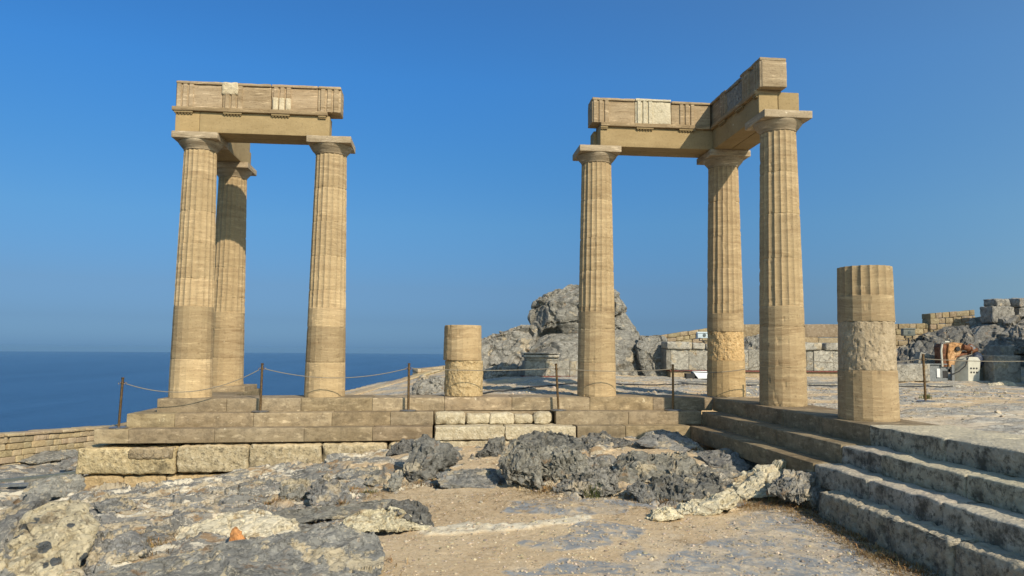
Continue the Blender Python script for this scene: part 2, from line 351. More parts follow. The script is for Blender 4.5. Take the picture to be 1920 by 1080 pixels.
# ------------------------------------------------------------------ measured outlines, in metres
FRONT_ROCKS = [
 ('tall dark grey outcrop split by upright cracks, against the pale foundation course', 'dark', [[-6.513, -3.979, -0.652], [-6.466, -3.808, -0.481], [-6.263, -3.758, -0.43], [-5.999, -3.794, -0.468], [-5.851, -3.908, -0.584], [-5.738, -4.051, -0.726], [-5.892, -4.108, -0.78], [-6.075, -4.179, -0.847], [-6.128, -4.308, -0.967], [-6.44, -4.308, -0.965], [-6.587, -4.215, -0.878], [-6.572, -4.072, -0.742]], 0.3, 0.06, 5),
 ('grey boulder wedged between the foundation course and the cracked dark outcrop', 'dark', [[-6.974, -1.732, -0.955], [-6.919, -1.582, -0.822], [-6.704, -1.469, -0.72], [-6.489, -1.488, -0.738], [-6.498, -1.694, -0.924], [-6.809, -1.769, -0.988]], 0.2, 0.04, 5),
 ('small rounded grey rock left of the cracked dark outcrop with dry weeds around', 'grey', [[-7.118, -4.599, -0.963], [-7.087, -4.466, -0.873], [-6.976, -4.361, -0.798], [-6.848, -4.414, -0.837], [-6.847, -4.599, -0.965], [-6.992, -4.661, -1.006]], 0.15, 0.03, 4),
 ('grey knob of rock at the front foot of the cracked dark outcrop', 'grey', [[-6.799, -5.085, -0.933], [-6.716, -4.97, -0.779], [-6.594, -4.932, -0.728], [-6.55, -5.028, -0.858], [-6.581, -5.099, -0.954], [-6.701, -5.132, -0.997]], 0.14, 0.03, 4),
 ('low flat grey slab in the sandy path behind the open sand', 'grey', [[-6.074, -4.658, -0.871], [-5.858, -4.498, -0.838], [-5.503, -4.398, -0.817], [-5.243, -4.398, -0.819], [-5.226, -4.798, -0.907], [-5.315, -5.098, -0.965], [-5.499, -5.078, -0.96], [-6.014, -5.038, -0.948]], 0.1, 0.04, 5),
 ('small jagged dark rock beside the sandy gap under the broken steps', 'dark', [[-5.328, -2.699, -0.769], [-5.229, -2.541, -0.608], [-5.088, -2.502, -0.568], [-4.969, -2.518, -0.585], [-4.974, -2.707, -0.778], [-5.062, -2.802, -0.872], [-5.422, -2.794, -0.862], [-5.438, -2.739, -0.807]], 0.2, 0.05, 5),
 ('furrowed rock with a cream vertical streak, shadow on the sand at its side', 'karst', [[-5.194, -4.94, -0.647], [-5.148, -4.82, -0.515], [-5.027, -4.749, -0.434], [-4.831, -4.725, -0.407], [-4.696, -4.761, -0.449], [-4.658, -4.892, -0.597], [-4.635, -5.011, -0.728], [-4.617, -5.16, -0.887], [-4.699, -5.225, -0.955], [-4.879, -5.178, -0.904], [-5.098, -5.148, -0.871], [-5.174, -5.07, -0.789]], 0.35, 0.07, 6),
 ('knobbly grey rock joined to the cream streaked furrowed rock', 'karst', [[-4.656, -4.45, -0.519], [-4.43, -4.378, -0.459], [-4.195, -4.418, -0.494], [-4.011, -4.514, -0.576], [-3.922, -4.674, -0.708], [-3.969, -4.834, -0.835], [-4.207, -4.954, -0.926], [-4.477, -4.978, -0.942], [-4.626, -4.834, -0.831]], 0.3, 0.08, 6),
 ('dark rock ledge behind the furrowed rocks, under the rough broken course', 'dark', [[-4.801, -2.42, -0.688], [-4.538, -2.152, -0.562], [-4.095, -2.073, -0.524], [-3.777, -2.199, -0.587], [-3.586, -2.467, -0.714], [-3.903, -2.673, -0.805], [-4.446, -2.578, -0.761]], 0.2, 0.06, 5),
 ('pitted grey rock with a green grass tuft at its foot', 'karst', [[-4.488, -5.534, -0.915], [-4.356, -5.39, -0.814], [-4.162, -5.334, -0.775], [-3.959, -5.246, -0.711], [-3.727, -5.214, -0.688], [-3.636, -5.31, -0.761], [-3.625, -5.51, -0.906], [-3.672, -5.614, -0.978], [-3.961, -5.614, -0.976], [-4.319, -5.598, -0.961]], 0.25, 0.06, 6),
 ('broken grey rock behind the rock with the green tuft', 'karst', [[-4.135, -4.063, -0.652], [-3.81, -4.098, -0.673], [-3.526, -4.318, -0.795], [-3.453, -4.528, -0.904], [-3.821, -4.563, -0.919], [-4.079, -4.446, -0.858]], 0.18, 0.06, 5),
 ('low row of grey rock heads in sand before the lowest step', 'dark', [[-3.494, -2.085, -0.676], [-3.273, -1.858, -0.607], [-2.984, -1.903, -0.622], [-2.719, -2.039, -0.665], [-2.659, -2.267, -0.733], [-2.99, -2.358, -0.758], [-3.365, -2.312, -0.743]], 0.14, 0.05, 5),
 ('tiny grey rock just in front of the low rock heads', 'dark', [[-3.691, -2.679, -0.76], [-3.496, -2.491, -0.693], [-3.307, -2.585, -0.728], [-3.384, -2.772, -0.794], [-3.628, -2.791, -0.799]], 0.12, 0.04, 4),
 ('smooth rock dome lying in shadow at the inner corner of the steps', 'grey', [[-2.555, -2.39, -0.662], [-2.274, -2.044, -0.56], [-1.99, -1.928, -0.524], [-1.717, -2.021, -0.554], [-1.574, -2.251, -0.624], [-1.574, -2.621, -0.73], [-1.883, -2.828, -0.784], [-2.239, -2.759, -0.764], [-2.53, -2.621, -0.726]], 0.2, 0.03, 5),
 ('broad craggy grey outcrop left of the side steps', 'karst', [[-3.453, -4.633, -0.794], [-3.339, -4.393, -0.69], [-3.092, -4.233, -0.617], [-2.808, -4.26, -0.631], [-2.499, -4.26, -0.633], [-2.309, -4.393, -0.695], [-2.244, -4.633, -0.802], [-2.467, -4.86, -0.895], [-2.825, -4.993, -0.945], [-3.109, -5.033, -0.958], [-3.362, -4.967, -0.93], [-3.462, -4.9, -0.903]], 0.3, 0.08, 6),
 ('dark low rock behind the cream ridge, deeply notched in front', 'dark', [[-3.28, -5.828, -0.921], [-3.168, -5.593, -0.825], [-2.97, -5.475, -0.775], [-2.655, -5.428, -0.756], [-2.352, -5.428, -0.758], [-2.264, -5.593, -0.832], [-2.376, -5.828, -0.93], [-2.699, -5.981, -0.987], [-3.034, -6.028, -1.002], [-3.232, -5.981, -0.982]], 0.25, 0.07, 6),
 ('loose rubble rock between the craggy outcrop and the flat pavement of bedrock', 'grey', [[-3.6, -5.85, -0.846], [-3.49, -5.756, -0.787], [-3.336, -5.773, -0.799], [-3.282, -5.936, -0.902], [-3.345, -6.106, -1.003], [-3.54, -6.081, -0.986]], 0.12, 0.05, 5),
 ('long grey rock with a rusty hollow, against the lowest side step', 'grey', [[-1.822, -3.523, -0.736], [-1.623, -3.42, -0.698], [-1.252, -3.403, -0.693], [-1.021, -3.506, -0.733], [-0.823, -3.677, -0.796], [-0.781, -3.9, -0.874], [-1.055, -4.003, -0.907], [-1.491, -4.003, -0.904], [-1.774, -3.831, -0.845]], 0.2, 0.06, 5),
 ('flat topped grey rock between the cream ridge and the long grey rock', 'grey', [[-2.188, -4.467, -0.923], [-1.871, -4.098, -0.854], [-1.491, -4.006, -0.837], [-1.206, -4.052, -0.849], [-1.465, -4.467, -0.928], [-1.892, -4.606, -0.949]], 0.14, 0.04, 5),
 ('largest cream limestone hump curving towards the side steps', 'cream', [[-1.978, -5.534, -0.844], [-1.694, -5.315, -0.715], [-1.426, -5.238, -0.669], [-1.185, -5.229, -0.664], [-1.01, -5.305, -0.713], [-1.064, -5.457, -0.806], [-1.332, -5.534, -0.85], [-1.513, -5.677, -0.93], [-1.678, -5.791, -0.992], [-1.916, -5.829, -1.011], [-2.092, -5.81, -0.999], [-2.141, -5.657, -0.914]], 0.25, 0.06, 6),
 ('cream limestone ledge with a dark cleft in the middle of the pale ridge', 'cream', [[-3.03, -6.505, -0.96], [-2.913, -6.402, -0.897], [-2.705, -6.394, -0.894], [-2.413, -6.267, -0.815], [-2.353, -6.41, -0.908], [-2.545, -6.545, -0.989], [-2.821, -6.617, -1.029], [-3.041, -6.617, -1.026]], 0.2, 0.05, 5),
 ('small pointed cream stone at the tapering end of the pale ridge', 'cream', [[-3.631, -6.906, -1.007], [-3.537, -6.802, -0.944], [-3.389, -6.743, -0.908], [-3.271, -6.78, -0.933], [-3.224, -6.876, -0.994], [-3.382, -6.928, -1.023], [-3.546, -6.943, -1.03]], 0.14, 0.04, 5),
 ('small cream stone between the pale ledge and the pointed end stone', 'cream', [[-3.191, -6.59, -0.985], [-3.08, -6.494, -0.929], [-2.961, -6.462, -0.911], [-3.009, -6.622, -1.006], [-3.149, -6.662, -1.028]], 0.12, 0.03, 4),
 ('rounded grey boulder with a shaded hollow beside the rough lowest side course', 'karst', [[-1.858, -6.281, -0.851], [-1.746, -6.118, -0.712], [-1.564, -6.04, -0.644], [-1.329, -6.008, -0.616], [-1.103, -6.092, -0.694], [-0.986, -6.209, -0.798], [-0.988, -6.378, -0.941], [-1.306, -6.508, -1.043], [-1.454, -6.391, -0.947], [-1.649, -6.358, -0.918]], 0.3, 0.06, 6),
 ('long cream white rock lying on the sand edge in the foreground', 'cream', [[-7.116, -7.255, -0.962], [-7.018, -7.135, -0.904], [-6.854, -7.04, -0.857], [-6.709, -7.016, -0.846], [-6.528, -7.072, -0.877], [-6.376, -7.175, -0.932], [-6.199, -7.255, -0.974], [-6.18, -7.31, -1.001], [-6.369, -7.334, -1.01], [-6.654, -7.334, -1.006], [-6.82, -7.366, -1.019], [-7.046, -7.358, -1.012]], 0.16, 0.05, 6),
 ('smooth grey boulder resting behind the long cream white rock', 'dark', [[-6.672, -6.952, -0.871], [-6.603, -6.826, -0.796], [-6.423, -6.797, -0.78], [-6.268, -6.871, -0.827], [-6.175, -6.989, -0.899], [-6.118, -7.174, -1.005], [-6.228, -7.197, -1.015], [-6.439, -7.063, -0.938], [-6.55, -6.989, -0.894]], 0.2, 0.04, 5),
 ('long thin blue grey ledge running behind the cream rocks', 'grey', [[-8.403, -6.831, -0.994], [-8.197, -6.723, -0.961], [-7.797, -6.647, -0.939], [-7.45, -6.56, -0.913], [-6.904, -6.484, -0.891], [-6.669, -6.44, -0.877], [-6.604, -6.571, -0.926], [-6.887, -6.647, -0.95], [-7.118, -6.755, -0.985], [-7.411, -6.799, -0.995], [-7.632, -6.886, -1.021], [-7.97, -6.94, -1.033]], 0.12, 0.04, 6),
 ('large cream boulder behind the orange wedge stone', 'cream', [[-8.644, -7.611, -0.978], [-8.642, -7.46, -0.907], [-8.369, -7.384, -0.873], [-8.318, -7.278, -0.819], [-8.083, -7.225, -0.793], [-7.839, -7.316, -0.844], [-7.629, -7.392, -0.886], [-7.572, -7.536, -0.958], [-7.656, -7.649, -1.01], [-7.916, -7.672, -1.017], [-8.32, -7.725, -1.034], [-8.589, -7.695, -1.017]], 0.22, 0.05, 6),
 ('big grey foreground slab with pale veins, sand at its end', 'slab', [[-8.339, -9.158, -0.945], [-8.25, -8.924, -0.869], [-7.948, -8.746, -0.808], [-7.517, -8.626, -0.766], [-7.255, -8.512, -0.721], [-7.092, -8.477, -0.707], [-6.864, -8.555, -0.745], [-6.684, -8.661, -0.793], [-6.613, -8.874, -0.879], [-6.646, -9.193, -0.99], [-7.014, -9.406, -1.044], [-7.822, -9.477, -1.045], [-8.33, -9.406, -1.016]], 0.14, 0.06, 6),
 ('blue grey bedrock strip sloping below the pocket of sand', 'slab', [[-9.019, -9.027, -0.992], [-8.872, -8.878, -0.959], [-8.656, -8.763, -0.933], [-8.348, -8.615, -0.895], [-8.097, -8.533, -0.874], [-7.917, -8.59, -0.895], [-8.056, -8.821, -0.959], [-8.24, -9.068, -1.016], [-8.515, -9.233, -1.045], [-8.885, -9.233, -1.037]], 0.12, 0.04, 6),
 ('pale conglomerate hump studded with dark pebbles', 'conglo', [[-9.721, -8.722, -0.867], [-9.802, -8.472, -0.723], [-9.794, -8.277, -0.601], [-9.703, -8.183, -0.539], [-9.527, -8.155, -0.522], [-9.375, -8.194, -0.55], [-9.276, -8.333, -0.643], [-9.159, -8.416, -0.698], [-9.128, -8.583, -0.799], [-9.122, -8.805, -0.922], [-9.072, -9.0, -1.02], [-9.296, -9.055, -1.041], [-9.543, -8.944, -0.984]], 0.25, 0.05, 6),
 ('round grey boulder with cream crust beside the conglomerate hump', 'slab', [[-9.085, -8.729, -1.011], [-9.205, -8.403, -0.818], [-9.112, -8.267, -0.732], [-8.917, -8.278, -0.742], [-8.76, -8.376, -0.808], [-8.666, -8.496, -0.884], [-8.716, -8.577, -0.931], [-8.854, -8.648, -0.97], [-8.936, -8.767, -1.034]], 0.25, 0.05, 6),
 ('streaky rock flank sloping down on the outer side of the conglomerate hump', 'slab', [[-9.911, -8.842, -1.028], [-10.182, -8.3, -0.853], [-10.236, -7.874, -0.681], [-10.152, -7.619, -0.563], [-9.968, -7.681, -0.595], [-9.947, -7.913, -0.701], [-9.923, -8.184, -0.813], [-9.774, -8.609, -0.964], [-9.656, -8.919, -1.054]], 0.18, 0.06, 6),
 ('upright grey block in the rubble before the foundation, brown soil around', 'grey', [[-8.133, -5.422, -0.999], [-8.141, -5.233, -0.854], [-8.02, -5.145, -0.785], [-7.834, -5.16, -0.798], [-7.765, -5.306, -0.914], [-7.839, -5.459, -1.029], [-8.015, -5.495, -1.054]], 0.2, 0.05, 5),
 ('squarish grey rock beside the upright block in the rubble', 'grey', [[-7.684, -5.876, -0.918], [-7.691, -5.656, -0.784], [-7.535, -5.58, -0.738], [-7.324, -5.63, -0.771], [-7.191, -5.817, -0.887], [-7.204, -6.02, -1.005], [-7.422, -6.08, -1.036], [-7.623, -6.037, -1.01]], 0.2, 0.06, 5),
 ('thin grey flagstone behind the pocket of dry grass', 'grey', [[-9.163, -7.255, -1.029], [-9.181, -7.063, -0.984], [-8.963, -7.051, -0.984], [-8.851, -7.231, -1.028], [-8.89, -7.339, -1.051], [-9.073, -7.351, -1.051]], 0.1, 0.03, 4),
 ('mottled grey rock behind the large cream boulder', 'slab', [[-9.244, -6.094, -1.05], [-9.179, -5.836, -0.995], [-8.978, -5.761, -0.979], [-8.789, -5.988, -1.033], [-8.871, -6.215, -1.079], [-9.072, -6.261, -1.086]], 0.14, 0.05, 5),
 ('brownish mottled rock uphill of the conglomerate hump', 'slab', [[-10.515, -5.238, -1.12], [-10.49, -4.955, -1.058], [-10.243, -4.972, -1.064], [-10.003, -5.272, -1.132], [-10.042, -5.555, -1.187], [-10.289, -5.505, -1.175]], 0.15, 0.05, 5),
 ('flat grey rock below the widest foundation block', 'grey', [[-9.044, -4.538, -1.047], [-8.853, -4.281, -1.004], [-8.519, -4.259, -1.003], [-8.333, -4.602, -1.064], [-8.494, -4.859, -1.102], [-8.779, -4.859, -1.099]], 0.12, 0.04, 5),
 ('low grey rock shoulder left of the cracked dark outcrop, by the foundation', 'slab', [[-7.549, -4.106, -0.951], [-7.309, -3.796, -0.883], [-7.027, -3.796, -0.884], [-6.854, -4.065, -0.947], [-7.091, -4.396, -1.013], [-7.363, -4.355, -1.003]], 0.12, 0.05, 5),
 ('grey rock flank under the corner of the foundation', 'grey', [[-13.15, -1.745, -1.584], [-13.175, -1.451, -1.435], [-12.886, -1.318, -1.367], [-12.453, -1.278, -1.349], [-12.255, -1.545, -1.491], [-12.201, -1.811, -1.625], [-12.604, -1.878, -1.654]], 0.15, 0.04, 5),
 ('small grey boulder beside the foundation corner, above brown soil', 'grey', [[-15.01, 3.45, -1.931], [-15.018, 3.658, -1.799], [-14.866, 3.77, -1.727], [-14.659, 3.722, -1.759], [-14.482, 3.402, -1.964], [-14.731, 3.37, -1.982]], 0.2, 0.03, 4),
 ('grey rock outcrop behind the cable ducts, before the parapet', 'grey', [[-16.878, 4.955, -1.949], [-16.758, 5.338, -1.854], [-16.254, 5.512, -1.811], [-15.603, 5.547, -1.804], [-15.31, 5.199, -1.896], [-15.718, 4.955, -1.955], [-16.256, 4.747, -2.002]], 0.15, 0.05, 5),
 ('small orange rust coloured wedge stone standing upright', 'orange', [[-8.041, -8.209, -0.908], [-8.051, -8.143, -0.83], [-8.026, -8.095, -0.771], [-7.982, -8.109, -0.789], [-7.91, -8.171, -0.865], [-7.891, -8.202, -0.902], [-7.966, -8.215, -0.918]], 0.08, 0.012, 4),
 ('grey speckled rock hump in the front corner of the slope', 'slab', [[-9.705, -9.064, -1.009], [-9.794, -8.841, -0.856], [-9.765, -8.708, -0.758], [-9.649, -8.797, -0.826], [-9.448, -8.93, -0.925], [-9.372, -9.108, -1.045]], 0.15, 0.04, 5),
]
BACK_ROCKS = [
 ('big overhanging boulder head rising behind the second fluted column', 'chisel', [[-2.973, 8.977, 1.535], [-3.019, 9.05, 1.921], [-2.979, 9.107, 2.223], [-2.794, 9.177, 2.6], [-2.288, 9.23, 2.896], [-1.744, 9.257, 3.049], [-1.201, 9.26, 3.076], [-0.481, 9.233, 2.942], [-0.215, 9.207, 2.801], [0.002, 9.133, 2.406], [0.193, 9.033, 1.871], [0.348, 8.943, 1.393], [-0.381, 8.9, 1.158], [-1.443, 8.93, 1.305], [-2.323, 8.963, 1.472], [-2.818, 8.95, 1.397]], 0.9, 0.19, 6),
 ('massive chiselled rock body under the overhanging boulder head', 'chisel', [[-3.63, 7.788, 0.018], [-3.381, 8.115, 0.623], [-3.012, 8.379, 1.131], [-2.562, 8.529, 1.427], [-1.68, 8.6, 1.575], [-0.453, 8.582, 1.553], [0.231, 8.494, 1.385], [0.427, 8.247, 0.904], [0.404, 7.982, 0.399], [0.158, 7.718, -0.094], [-1.757, 7.7, -0.134], [-3.505, 7.7, -0.141]], 0.6, 0.12, 6),
 ('lower rocky ridge sloping away beside the big boulder', 'karst2', [[-5.316, 8.808, 0.344], [-5.109, 9.035, 0.943], [-4.673, 9.145, 1.242], [-4.231, 9.236, 1.493], [-3.697, 9.314, 1.711], [-2.985, 9.32, 1.737], [-2.678, 9.197, 1.402], [-2.924, 9.067, 1.048], [-3.207, 8.872, 0.528], [-3.404, 8.626, -0.116], [-4.772, 8.6, -0.188], [-5.315, 8.613, -0.157]], 0.6, 0.12, 6),
 ('small rock shelf at the foot of the rocky ridge', 'karst2', [[-4.818, 7.835, 0.175], [-4.567, 7.925, 0.371], [-4.147, 8.0, 0.537], [-3.646, 7.985, 0.507], [-3.552, 7.73, -0.044], [-4.74, 7.7, -0.113]], 0.3, 0.07, 5),
 ('leaning rock with chisel marks between the boulder and the marble wall', 'chisel', [[0.119, 7.873, 1.071], [0.303, 7.974, 1.378], [0.704, 7.98, 1.399], [1.094, 7.946, 1.3], [1.08, 7.59, 0.247], [1.016, 7.5, -0.015], [0.337, 7.5, -0.018], [0.176, 7.647, 0.406]], 0.35, 0.06, 6),
 ('rough grey rock at the end of the stone parapet, behind the drum stump', 'karst2', [[-6.867, 4.518, -0.367], [-6.801, 4.804, 0.066], [-6.58, 4.902, 0.22], [-6.296, 4.92, 0.249], [-5.953, 4.875, 0.181], [-5.695, 4.75, -0.012], [-5.694, 4.5, -0.391]], 0.35, 0.07, 5),
 ('high grey cliff block carrying loose stones at the edge of the site', 'karst2', [[12.265, 9.268, 0.254], [12.674, 9.793, 1.757], [12.917, 9.77, 2.14], [13.319, 9.337, 2.166], [13.988, 8.552, 2.199], [14.493, 7.778, 2.084], [13.83, 7.027, 0.163]], 0.6, 0.12, 6),
 ('long dark rock bank behind the rusty machine', 'dark', [[9.106, 8.414, 0.441], [9.479, 8.671, 1.065], [9.949, 8.645, 1.339], [10.734, 8.514, 1.67], [11.053, 8.469, 1.816], [11.528, 8.226, 1.779], [11.487, 7.939, 1.347], [10.995, 7.339, 0.223], [9.155, 8.21, 0.183]], 0.5, 0.08, 6),  # darker stone colour stands in for the shade on this bank
 ('pale weathered stone lying at the foot of the big marble block', 'cream', [[9.669, 4.9, -0.08], [9.87, 5.024, 0.083], [10.282, 5.08, 0.159], [10.557, 5.012, 0.071], [10.552, 4.911, -0.063]], 0.14, 0.04, 5),
 ('dark undercut rock at the far edge of the cliff block', 'karst2', [[12.79, 8.027, 1.004], [13.027, 8.191, 1.633], [13.292, 8.072, 1.937], [13.658, 7.589, 1.961], [13.382, 7.105, 0.927]], 0.3, 0.08, 5),
 ('rubble rock behind the marble wall, between the tall columns', 'karst2', [[4.067, 9.044, 0.841], [4.388, 9.527, 1.442], [4.934, 9.6, 1.541], [5.459, 9.498, 1.416], [5.313, 9.0, 0.797]], 0.3, 0.08, 5),
]
PATCHES = {'rock': [([[-9.98, -8.87], [-17.22, 3.79], [-13.04, -0.14], [-10.79, -1.28], [-8.66, -1.08], [-7.08, -1.28], [-6.74, -3.84], [-6.92, -5.55], [-7.28, -5.96], [-6.85, -6.35], [-6.14, -7.2], [-6.54, -7.4], [-6.8, -7.62], [-6.6, -9.03], [-7.92, -9.12]], 0.05), ([[-5.16, -2.95], [-4.74, -0.72], [-4.26, -0.17], [-3.27, -0.22], [-3.34, -2.65], [-3.13, -3.69], [-3.47, -5.54], [-4.04, -5.99], [-4.53, -5.54], [-4.88, -5.53], [-5.18, -4.82]], 0.03), ([[-3.46, -4.4], [-2.96, -2.84], [-2.1, -2.63], [-1.25, -2.4], [-0.43, -3.2], [-0.32, -3.93], [-1.03, -4.89], [-2.11, -6.11], [-2.67, -6.66], [-3.1, -6.54], [-3.42, -6.27], [-3.66, -5.85]], 0.03), ([[-7.17, -4.74], [-7.27, -2.48], [-7.05, -0.19], [-6.31, -0.15], [-5.65, -1.55], [-5.85, -3.91], [-6.24, -4.82], [-6.66, -5.26]], 0.03), ([[-3.77, -2.71], [-3.11, -0.25], [-2.23, -0.48], [-0.69, -0.23], [-1.52, -2.88], [-2.45, -3.15], [-2.74, -2.51], [-3.41, -2.96]], 0.02), ([[-5.52, -2.94], [-5.24, -0.23], [-4.72, -0.22], [-4.95, -3.11]], 0.02), ([[-6.16, -5.18], [-6.05, -3.85], [-5.17, -3.65], [-5.21, -5.16]], 0.01)], 'slab': [([[-5.19, -7.89], [-4.76, -7.49], [-4.3, -6.91], [-3.98, -7.16], [-3.76, -7.38], [-4.05, -7.7], [-4.54, -8.1], [-4.98, -8.17], [-5.18, -8.08]], 0.015), ([[-5.32, -6.51], [-5.14, -5.97], [-4.49, -5.75], [-3.8, -5.85], [-3.59, -6.13], [-3.99, -6.68], [-4.64, -6.74]], 0.015), ([[-2.72, -7.14], [-2.28, -6.52], [-1.82, -6.26], [-1.39, -6.12], [-1.32, -6.67], [-1.56, -7.69], [-1.92, -7.68], [-2.24, -7.47], [-2.68, -7.49]], 0.012), ([[-3.51, -5.54], [-3.06, -5.98], [-3.36, -6.54], [-3.69, -6.26]], 0.015), ([[-4.28, -8.28], [-4.02, -8.0], [-4.02, -8.29], [-4.25, -8.46]], 0.01), ([[-6.09, -4.27], [-5.2, -4.05], [-5.27, -5.05], [-5.94, -4.94]], 0.01), ([[-5.46, -8.83], [-4.87, -8.45], [-4.19, -8.63], [-4.32, -8.94]], 0.0), ([[-4.11, -8.88], [-3.49, -7.91], [-2.72, -7.58], [-1.85, -7.78], [-1.77, -8.46], [-2.33, -9.05]], 0.004)], 'cream': [([[-6.37, -7.2], [-5.61, -7.13], [-5.0, -7.03], [-4.31, -6.67], [-4.3, -6.91], [-5.03, -7.27], [-5.63, -7.47], [-6.19, -7.54]], 0.01)]}
TUFTS = [[-4.04, -5.65, 'g'], [-7.02, -5.14, 'g'], [-7.13, -7.45, 'g'], [-8.2, -5.71, 'd'], [-7.98, -7.63, 'd'], [-8.45, -7.46, 'd'], [-8.81, -8.07, 'd'], [-8.83, -7.75, 'd'], [-1.76, -6.13, 'd'], [-1.52, -6.39, 'd'], [-1.39, -6.66, 'd'], [-1.87, -5.97, 'd'], [-1.44, -7.14, 'd'], [-1.5, -7.6, 'd'], [-1.55, -8.09, 'd'], [-1.57, -8.49, 'd'], [-1.62, -8.91, 'd'], [-1.45, -7.38, 'd'], [-1.5, -7.8, 'd'], [-1.61, -8.37, 'd'], [-1.61, -8.73, 'd'], [-2.16, -6.25, 'd'], [-4.64, -5.31, 'd'], [-4.5, -5.12, 'd'], [-5.11, -4.82, 'd'], [-6.32, -4.61, 'd'], [-6.09, -4.65, 'd'], [-7.22, -5.3, 'd'], [-7.6, -5.55, 'd'], [-6.66, -8.56, 'd'], [-6.69, -8.8, 'd'], [-3.17, -6.13, 'd'], [-3.55, -5.7, 'd'], [-10.49, -4.77, 'g'], [-11.54, -4.21, 'g'], [-7.26, -6.13, 'd'], [-5.85, -4.33, 'd'], [-1.67, -2.77, 'd'], [-1.25, -2.4, 'd']]
# ------------------------------------------------------------------ terrain
# terrain control points (front: x,y,z below/before the steps; back: plateau behind)
GF=np.array([(-12.4,-1.4,-1.68),(-10.75,-1.5,-1.5),(-9.46,-1.5,-1.27),(-7,-1.5,-1.0),(-5.6,-1.5,-.86),(-3.6,-1.6,-.74),(-2.2,-1.5,-.68),(-1.6,-2.5,-.75),(-1.45,-4.5,-.95),(-1.4,-7.1,-1.06),(-1.4,-8.4,-1.1),(-1.4,-11,-1.1),(-1.3,-16,-1.1),
(-5.3,-8.9,-1.05),(-5.5,-6,-.98),(-5,-4,-.9),(-3,-5,-.95),(-3,-8,-1.06),(-9.5,-8.5,-1.02),(-8,-6,-1.05),(-10.8,-6,-1.2),(-8.5,-3.5,-1.1),(-11.5,-3.5,-1.48),(-14,-2,-1.75),(-14.5,1,-1.86),(-14,-6,-1.5),(-13,-9,-1.3),(-18,-3,-1.95),(-17,3,-1.95),(-6,-13,-1.1),(-6,-18,-1.15),(-12,-16,-1.2),(-20,-12,-2)],float)
GB=np.array([(-7.6,2,-.35),(-5.8,1.5,-.06),(-3,1.5,-.02),(0,1.5,-.01),(1.2,-2,-.02),(4,0,.02),(4,7,.13),(-4,7,.13),(0,7,.12),(8,7,.17),(12,6,.1),(-9.5,3,-1.1),(-12,3,-1.85),(-15,6,-1.95),(-14.5,1,-1.86),(-8,11,-1.0),(-5,14,-.1),(-6.5,7,-.2),(0,12,.7),(6,12,1.0),(12,11,1.3),(10,-5,-.02),(3,-8,-.03),(2,-14,-.03),(10,-14,0),(18,5,.3),(18,14,1.5),(2,20,1.2),(-18,3,-2),(-10,6,-1.6),(0.9,-5,-.03)],float)
def rbf_fit(P):
    d=np.sqrt(((P[:,None,:2]-P[None,:,:2])**2).sum(-1)); n=len(P)
    A=np.zeros((n+1,n+1)); A[:n,:n]=-d-1e-6*np.eye(n); A[:n,n]=A[n,:n]=1
    return np.linalg.solve(A,np.append(P[:,2],0))
WF,WB=rbf_fit(GF),rbf_fit(GB)
def rbf_eval(P,w,x,y):
    z=np.full(np.shape(x),w[-1])
    for (px,py,_),wi in zip(P,w): z=z-wi*np.sqrt((x-px)**2+(y-py)**2+.04)
    return z
def g(x,y):
    f=rbf_eval(GF,WF,x,y); b=rbf_eval(GB,WB,x,y)
    m=np.maximum(sstep(-.35,-.05,x),sstep(-.3,.1,y)*sstep(-12.4,-11.8,x))
    m=np.maximum(m,sstep(-1.5,1.5,y)*(1-sstep(-12.4,-11.8,x)))
    return f*(1-m)+b*m

def seg_dist(px, py, poly):
    """signed distance to a polygon (positive inside)"""
    d = np.full(px.shape, 1e9); ins = np.zeros(px.shape, bool); n = len(poly)
    for i in range(n):
        ax, ay = poly[i]; bx, by = poly[(i+1) % n]; ex, ey = bx-ax, by-ay
        t = np.clip(((px-ax)*ex+(py-ay)*ey)/(ex*ex+ey*ey+1e-12), 0, 1)
        d = np.minimum(d, np.hypot(px-ax-t*ex, py-ay-t*ey))
        c = ((ay > py) != (by > py)) & (px < (bx-ax)*(py-ay)/(by-ay+1e-12)+ax); ins ^= c
    return np.where(ins, d, -d)
def axis(parts):
    out = []
    for a, b, s in parts: out.append(np.arange(a, b-s*.3, s))
    return np.concatenate(out+[[parts[-1][1]]])
xs = axis([(-150, -60, 9), (-60, -22, 1.6), (-22, -13, .13), (-13, -1, .020), (-1, 8.2, .06), (8.2, 16, .16), (16, 40, 1.2), (40, 120, 10)])
ys = axis([(-120, -30, 10), (-30, -9.7, .5), (-9.7, -1.2, .019), (-1.2, 8, .07), (8, 17, .2), (17, 50, 1.5), (50, 150, 10)])
GX, GY = np.meshgrid(xs, ys); sh = GX.shape; gx = GX.ravel(); gy = GY.ravel()
P2 = np.stack([gx, gy, 0*gx], 1)
gz = g(gx, gy)
rock = np.zeros(len(gx)); slab = rock.copy(); cream = rock.copy()
wob = fbm(P2*2.2, 4, 5)*.35+fbm(P2*9, 3, 6)*.06
near = (gx > -16) & (gx < 1) & (gy > -10.5) & (gy < 0)
for kind, arr in (('rock', rock), ('slab', slab), ('cream', cream)):
    for poly, h in PATCHES[kind]:
        d = np.full(len(gx), -9.); d[near] = seg_dist(gx[near], gy[near], poly)
        w = 1. if kind == 'rock' else .9
        k = sstep(-.03, .03, d+wob*w*(.6 if kind == 'rock' else .5)); gz += h*k*(.6+.8*sstep(0, .5, d)); arr[:] = np.maximum(arr, k)
rock = np.maximum(rock, sstep(-12.2, -13., gx)*sstep(-30, -10, gy))
# sand pockets lying in the rock
rock *= 1-.95*sstep(.14, .30, fbm(P2*np.array([.8, 1.3, 1])+3.3, 3, 21))*sstep(-8.8, -8.2, gx)
